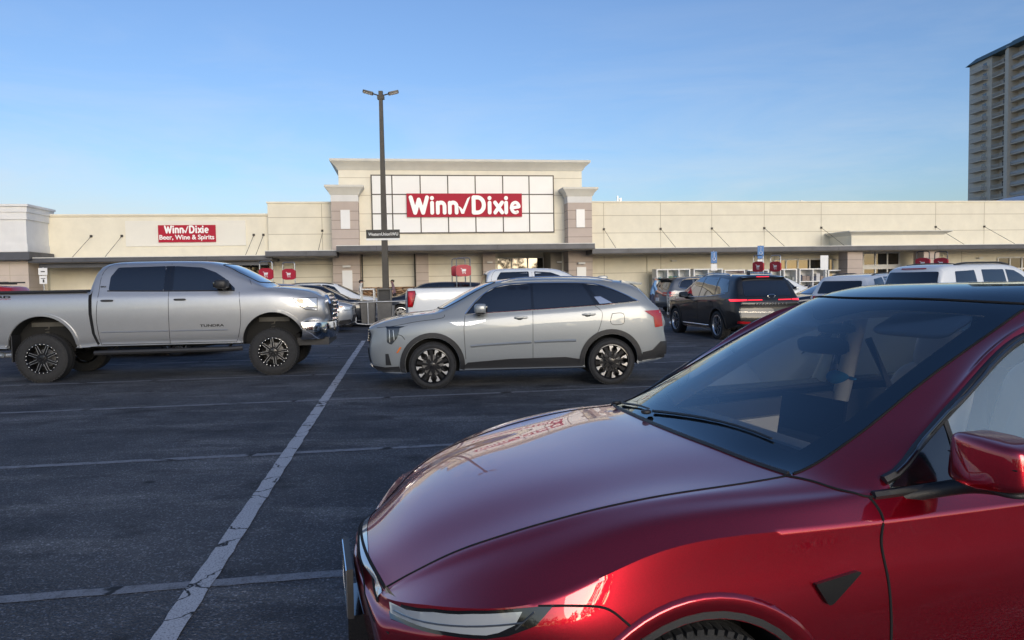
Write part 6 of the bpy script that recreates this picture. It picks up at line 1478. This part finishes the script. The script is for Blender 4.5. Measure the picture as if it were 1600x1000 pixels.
rack(8.05, 2.0, 2.1, 3, [(.10, .25, .12), (.03, .22, .33), (.05, .30, .32), (.35, .38, .36)], 'white rack with green and teal bundles, first rack at the left end')
rack(10.25, 1.75, 2.08, 2, [(.03, .16, .30), (.08, .25, .40), (.30, .40, .48)], 'white rack of blue water packs, second from the left')
rack(12.1, 1.25, 2.0, 1, [(.03, .05, .40), (.55, .03, .05), (.6, .6, .62), (.04, .10, .5)], 'white rack with red and blue goods, third from the left')
rack(13.5, 1.3, 1.98, 2, [(.45, .44, .40), (.30, .30, .28)], 'white rack of pale bags behind the blue parking sign')
rack(14.95, 1.6, 2.0, 2, [(.35, .36, .35), (.6, .6, .58), (.12, .14, .12)], 'white rack of grey and white sacks, fifth from the left')
rack(16.7, 1.7, 2.0, 2, [(.02, .03, .07), (.25, .20, .18), (.5, .5, .52)], 'white rack with dark hanging goods left of the red cart signs')
rack(18.5, 1.0, 1.9, 1, [(.5, .38, .2), (.6, .55, .45)], 'narrow rack with tan goods behind the red cart signs')

# ============================================================ PEOPLE
def person(name, label, loc, rz, pose, mats_, h=1.75, group=None):
    """pose: dict of joints (metres); one skinned surface, clothes coloured by height"""
    t = thing(name, label, 'person', loc, rz)
    J = pose; nm = list(J.keys())
    E_ = [('pelvis', 'waist'), ('waist', 'chest'), ('chest', 'neck'), ('neck', 'chin'), ('chin', 'head'), ('head', 'crown')]
    for s in 'lr':
        E_ += [('chest', 'sh' + s), ('sh' + s, 'el' + s), ('el' + s, 'wr' + s), ('wr' + s, 'palm' + s), ('pelvis', 'hip' + s), ('hip' + s, 'kn' + s), ('kn' + s, 'an' + s), ('an' + s, 'toe' + s)]
    rad = dict(pelvis=.15, waist=.15, chest=.16, neck=.058, chin=.07, head=.092, crown=.062, sh=.068, el=.045, wr=.03, palm=.032, hip=.095, kn=.062, an=.045, toe=.04)
    V = []; Rr_ = []
    for n_ in nm: V.append(J[n_]); Rr_.append(rad.get(n_, rad.get(n_[:-1], .05)))
    idx = {n_: i for i, n_ in enumerate(nm)}; E2 = [(idx[a], idx[b_]) for a, b_ in E_]
    for s in 'lr':   # fingers
        p = Vector(J['palm' + s]); d = (p - Vector(J['wr' + s])).normalized(); u = d.orthogonal().normalized(); v = d.cross(u)
        for q, ln in ((-.03, .07), (-.01, .08), (.01, .078), (.03, .062)):
            V += [p + u * q + d * .03, p + u * q + d * (.03 + ln * .5) + v * .01, p + u * q + d * (.03 + ln * .8) + v * .03]; Rr_ += [.010, .009, .008]
            i = len(V) - 3; E2 += [(idx['palm' + s], i), (i, i + 1), (i + 1, i + 2)]
        V += [p + u * -.045 - d * .02 + v * .01, p + u * -.055 + d * .02 + v * .03]; Rr_ += [.011, .009]; i = len(V) - 2; E2 += [(idx['palm' + s], i), (i, i + 1)]
    me = bpy.data.meshes.new('body'); me.from_pydata([tuple(v) for v in V], E2, [])
    o = bpy.data.objects.new('b', me); COL.objects.link(o)
    sk = o.modifiers.new('k', 'SKIN'); sub = o.modifiers.new('u', 'SUBSURF'); sub.levels = 1
    for i, v in enumerate(me.skin_vertices[0].data): v.radius = (Rr_[i], Rr_[i]); v.use_root = (i == idx['pelvis'])
    for n_ in ('pelvis', 'waist', 'chest'): me.skin_vertices[0].data[idx[n_]].radius = (rad[n_] * 1.12, rad[n_] * .80)
    m2 = evaluated(o); bpy.data.objects.remove(o)
    for m in mats_: m2.materials.append(m)      # skin, shirt, trousers, shoes
    def near(c, a, b_):
        a, b_ = Vector(J[a]), Vector(J[b_]); ab = b_ - a; t_ = max(0, min(1, (c - a).dot(ab) / ab.length_squared)); return (a + ab * t_ - c).length, t_
    for p in m2.polygons:
        c = p.center; best = None
        for a, b_ in E_:
            d, t_ = near(c, a, b_); r_ = rad.get(a, rad.get(a[:-1], .05)); d /= r_
            if best is None or d < best[0]: best = (d, a, b_, t_)
        _, a, b_, t_ = best; k = 1
        if a in ('neck', 'chin', 'head') or b_.startswith('palm') or a.startswith('wr'): k = 0
        elif a.startswith('el'): k = 0
        elif a.startswith('sh') and t_ > .85: k = 0
        elif a.startswith('hip') or a.startswith('kn') or b_.startswith('hip') or (a == 'pelvis' and c.z < J['pelvis'][2] - .02): k = 2
        elif a.startswith('an'): k = 3
        p.material_index = k; p.use_smooth = True
    link('body', m2, None, t)
    hd = Vector(J['head']); return t, hd
SKIN = mat('skin', (.42, .24, .17), .6); HAIRG = mat('grey hair', (.30, .29, .27), .8); NAVYC = mat('navy shorts', (.03, .04, .08), .85); SHOE = mat('shoes', (.08, .08, .085), .7)
def stand(lean=0, arm_f=0, step=.12, el=.1):
    J = {}
    J['pelvis'] = (0, 0, .95); J['waist'] = (.02 + lean * .3, 0, 1.12); J['chest'] = (.03 + lean * .8, 0, 1.36); J['neck'] = (.04 + lean, 0, 1.50); J['chin'] = (.065 + lean * 1.1, 0, 1.57); J['head'] = (.06 + lean * 1.1, 0, 1.65); J['crown'] = (.05 + lean * 1.1, 0, 1.72)
    for s, k in (('l', 1), ('r', -1)):
        J['sh' + s] = (.03 + lean * .85, k * .19, 1.42); f = arm_f
        J['el' + s] = (.03 + lean + f * .12 - (1 - f) * .02, k * .235, 1.14); J['wr' + s] = (.05 + lean + f * .36 + (1 - f) * .06, k * .22, .90 + f * .14); J['palm' + s] = (.06 + lean + f * .42 + (1 - f) * .09, k * .215, .83 + f * .20)
        J['hip' + s] = (0, k * .095, .88); J['kn' + s] = (step * k * .6 + .03, k * .10, .50); J['an' + s] = (step * k - .03, k * .105, .09); J['toe' + s] = (step * k + .12, k * .115, .045)
    return J
def face_(t, hd, skin):
    bm = bmesh.new(); superell(bm, hd + Vector((.095, 0, -.005)), (.018, .012, .018), 1, 8, 6); n_ = build('nose', bm, skin, t)
    for k in (1, -1):
        blob('ear', hd + Vector((0, k * .085, 0)), (.016, .010, .028), skin, t, 1); blob('eye', hd + Vector((.083, k * .032, .018)), (.008, .010, .007), M_BLACK, t, 1)
    blob('mouth', hd + Vector((.082, 0, -.048)), (.006, .022, .004), mat('lips', (.35, .12, .10), .6), t, 1)
def hair(t, hd, m, z=.02):
    bm = bmesh.new(); superell(bm, hd + Vector((-.02, 0, .03)), (.10, .093, .075), 1, 18, 12)
    for v in list(bm.verts):
        if v.co.z < hd.z + z and v.co.x > hd.x - .02: v.co.z = hd.z + z + .01
    build('hair', bm, m, t, 60)
a = sw(-8.3, 2.2)
t, hd = person('person', 'man in white t-shirt and black cap walking by the left tower pillar', (a[0], a[1], .14), 5, stand(0, .1, .14), [SKIN, mat('white tee', (.66, .65, .62), .85), mat('grey trousers', (.10, .10, .11), .85), SHOE])
face_(t, hd, SKIN); bm = bmesh.new(); superell(bm, hd + Vector((-.005, 0, .055)), (.108, .10, .055), .9, 20, 10); bm_prism(bm, rounded([(hd.x + .07, -.07), (hd.x + .19, -.05), (hd.x + .19, .05), (hd.x + .07, .07)], .03), 'z', hd.z + .035, hd.z + .05); build('cap', bm, mat('black cap', (.02, .02, .022), .8), t, 40); hair(t, hd + Vector((-.02, 0, -.02)), mat('dark hair', (.04, .03, .025), .8), .05)
a = sw(-6.55, 1.6)
t, hd = person('person', 'person in patterned mauve shirt partly hidden behind the lamp post', (a[0], a[1], .14), 190, stand(.04, .3, .1), [SKIN, mat('mauve shirt', (.22, .14, .17), .85, var=.5, vscale=30), mat('black trousers', (.02, .02, .022), .85), SHOE])
face_(t, hd, SKIN); hair(t, hd, mat('dark hair', (.04, .03, .025), .8))
t, hd = person('person', 'older man in light blue t-shirt pushing a shopping cart', (6.06, 32.0, 0), -12, stand(.10, .85, .15), [mat('tanned skin', (.45, .25, .19), .6), mat('light blue tee', (.20, .36, .60), .85), NAVYC, SHOE])
face_(t, hd, MATS['tanned skin']); hair(t, hd, HAIRG, .035)
# shopping cart
def shopping_cart(loc, rz, label):
    t = thing('shopping_cart', label, 'cart', (*loc, 0), rz); W_ = mat('cart wire', (.50, .51, .52), .35, .8)
    def P(u, v, w): # u 0..1 back to front, v -1..1, w 0..1 height
        wd = .29 - .07 * u; return (u * .80 + (.0 if w else .08 * (1 - u)), v * (wd - .03 * (1 - w)), .50 + .10 * u + w * (.50 - .08 * u))
    bm = bmesh.new(); r = .0055
    for w in (0, .25, .5, .75, 1):
        bm_tube(bm, [P(0, -1, w), P(1, -1, w), P(1, 1, w), P(0, 1, w)], .009 if w in (0, 1) else r, 5, closed=True)
    for u in np.linspace(0, 1, 10):
        for v in (-1, 1): bm_tube(bm, [P(u, v, 0), P(u, v, 1)], r, 4)
        bm_tube(bm, [P(u, -1, 0), P(u, 1, 0)], r, 4)
    for v in np.linspace(-1, 1, 7): bm_tube(bm, [P(1, v, 0), P(1, v, 1)], r, 4); bm_tube(bm, [P(0, v, 0), P(0, v, 1)], r, 4)
    build('basket', bm, W_, t, 60)
    bm = bmesh.new()
    for v in (-1, 1):
        bm_tube(bm, [(-.14, v * .27, 1.03), (.0, v * .28, .98), (.04, v * .26, .50), (.0, v * .26, .16), (.78, v * .20, .16), (.80, v * .20, .55)], .013, 6)
    bm_tube(bm, [(.78, -.2, .16), (.78, .2, .16)], .012, 6)
    for y in np.linspace(-.22, .22, 8): bm_tube(bm, [(.02, y, .22), (.78, y * .8, .20)], .005, 4)
    build('frame', bm, W_, t, 60)
    bm = bmesh.new(); bm_tube(bm, [(-.14, -.28, 1.03), (-.14, .28, 1.03)], .017, 8); build('handle', bm, mat('cart handle', (.40, .03, .04), .5), t)
    for x, y in ((.06, .25), (.06, -.25), (.76, .19), (.76, -.19)):
        bm = bmesh.new(); bm_lathe(bm, [(-.014, .02), (-.014, .062), (.014, .062), (.014, .02)], 'y', 16, (x, y, .062)); bm_box(bm, x - .012, x + .012, y - .02, y + .02, .09, .15); build('caster', bm, M_RUBBER, t, 40)
    boxes('child_seat_panel', [(.02, .03, -.16, .16, .82, .96)], M_WHITE, t)
    return t
shopping_cart((6.68, 31.83), -12, 'wire shopping cart pushed by the man in the light blue t-shirt')
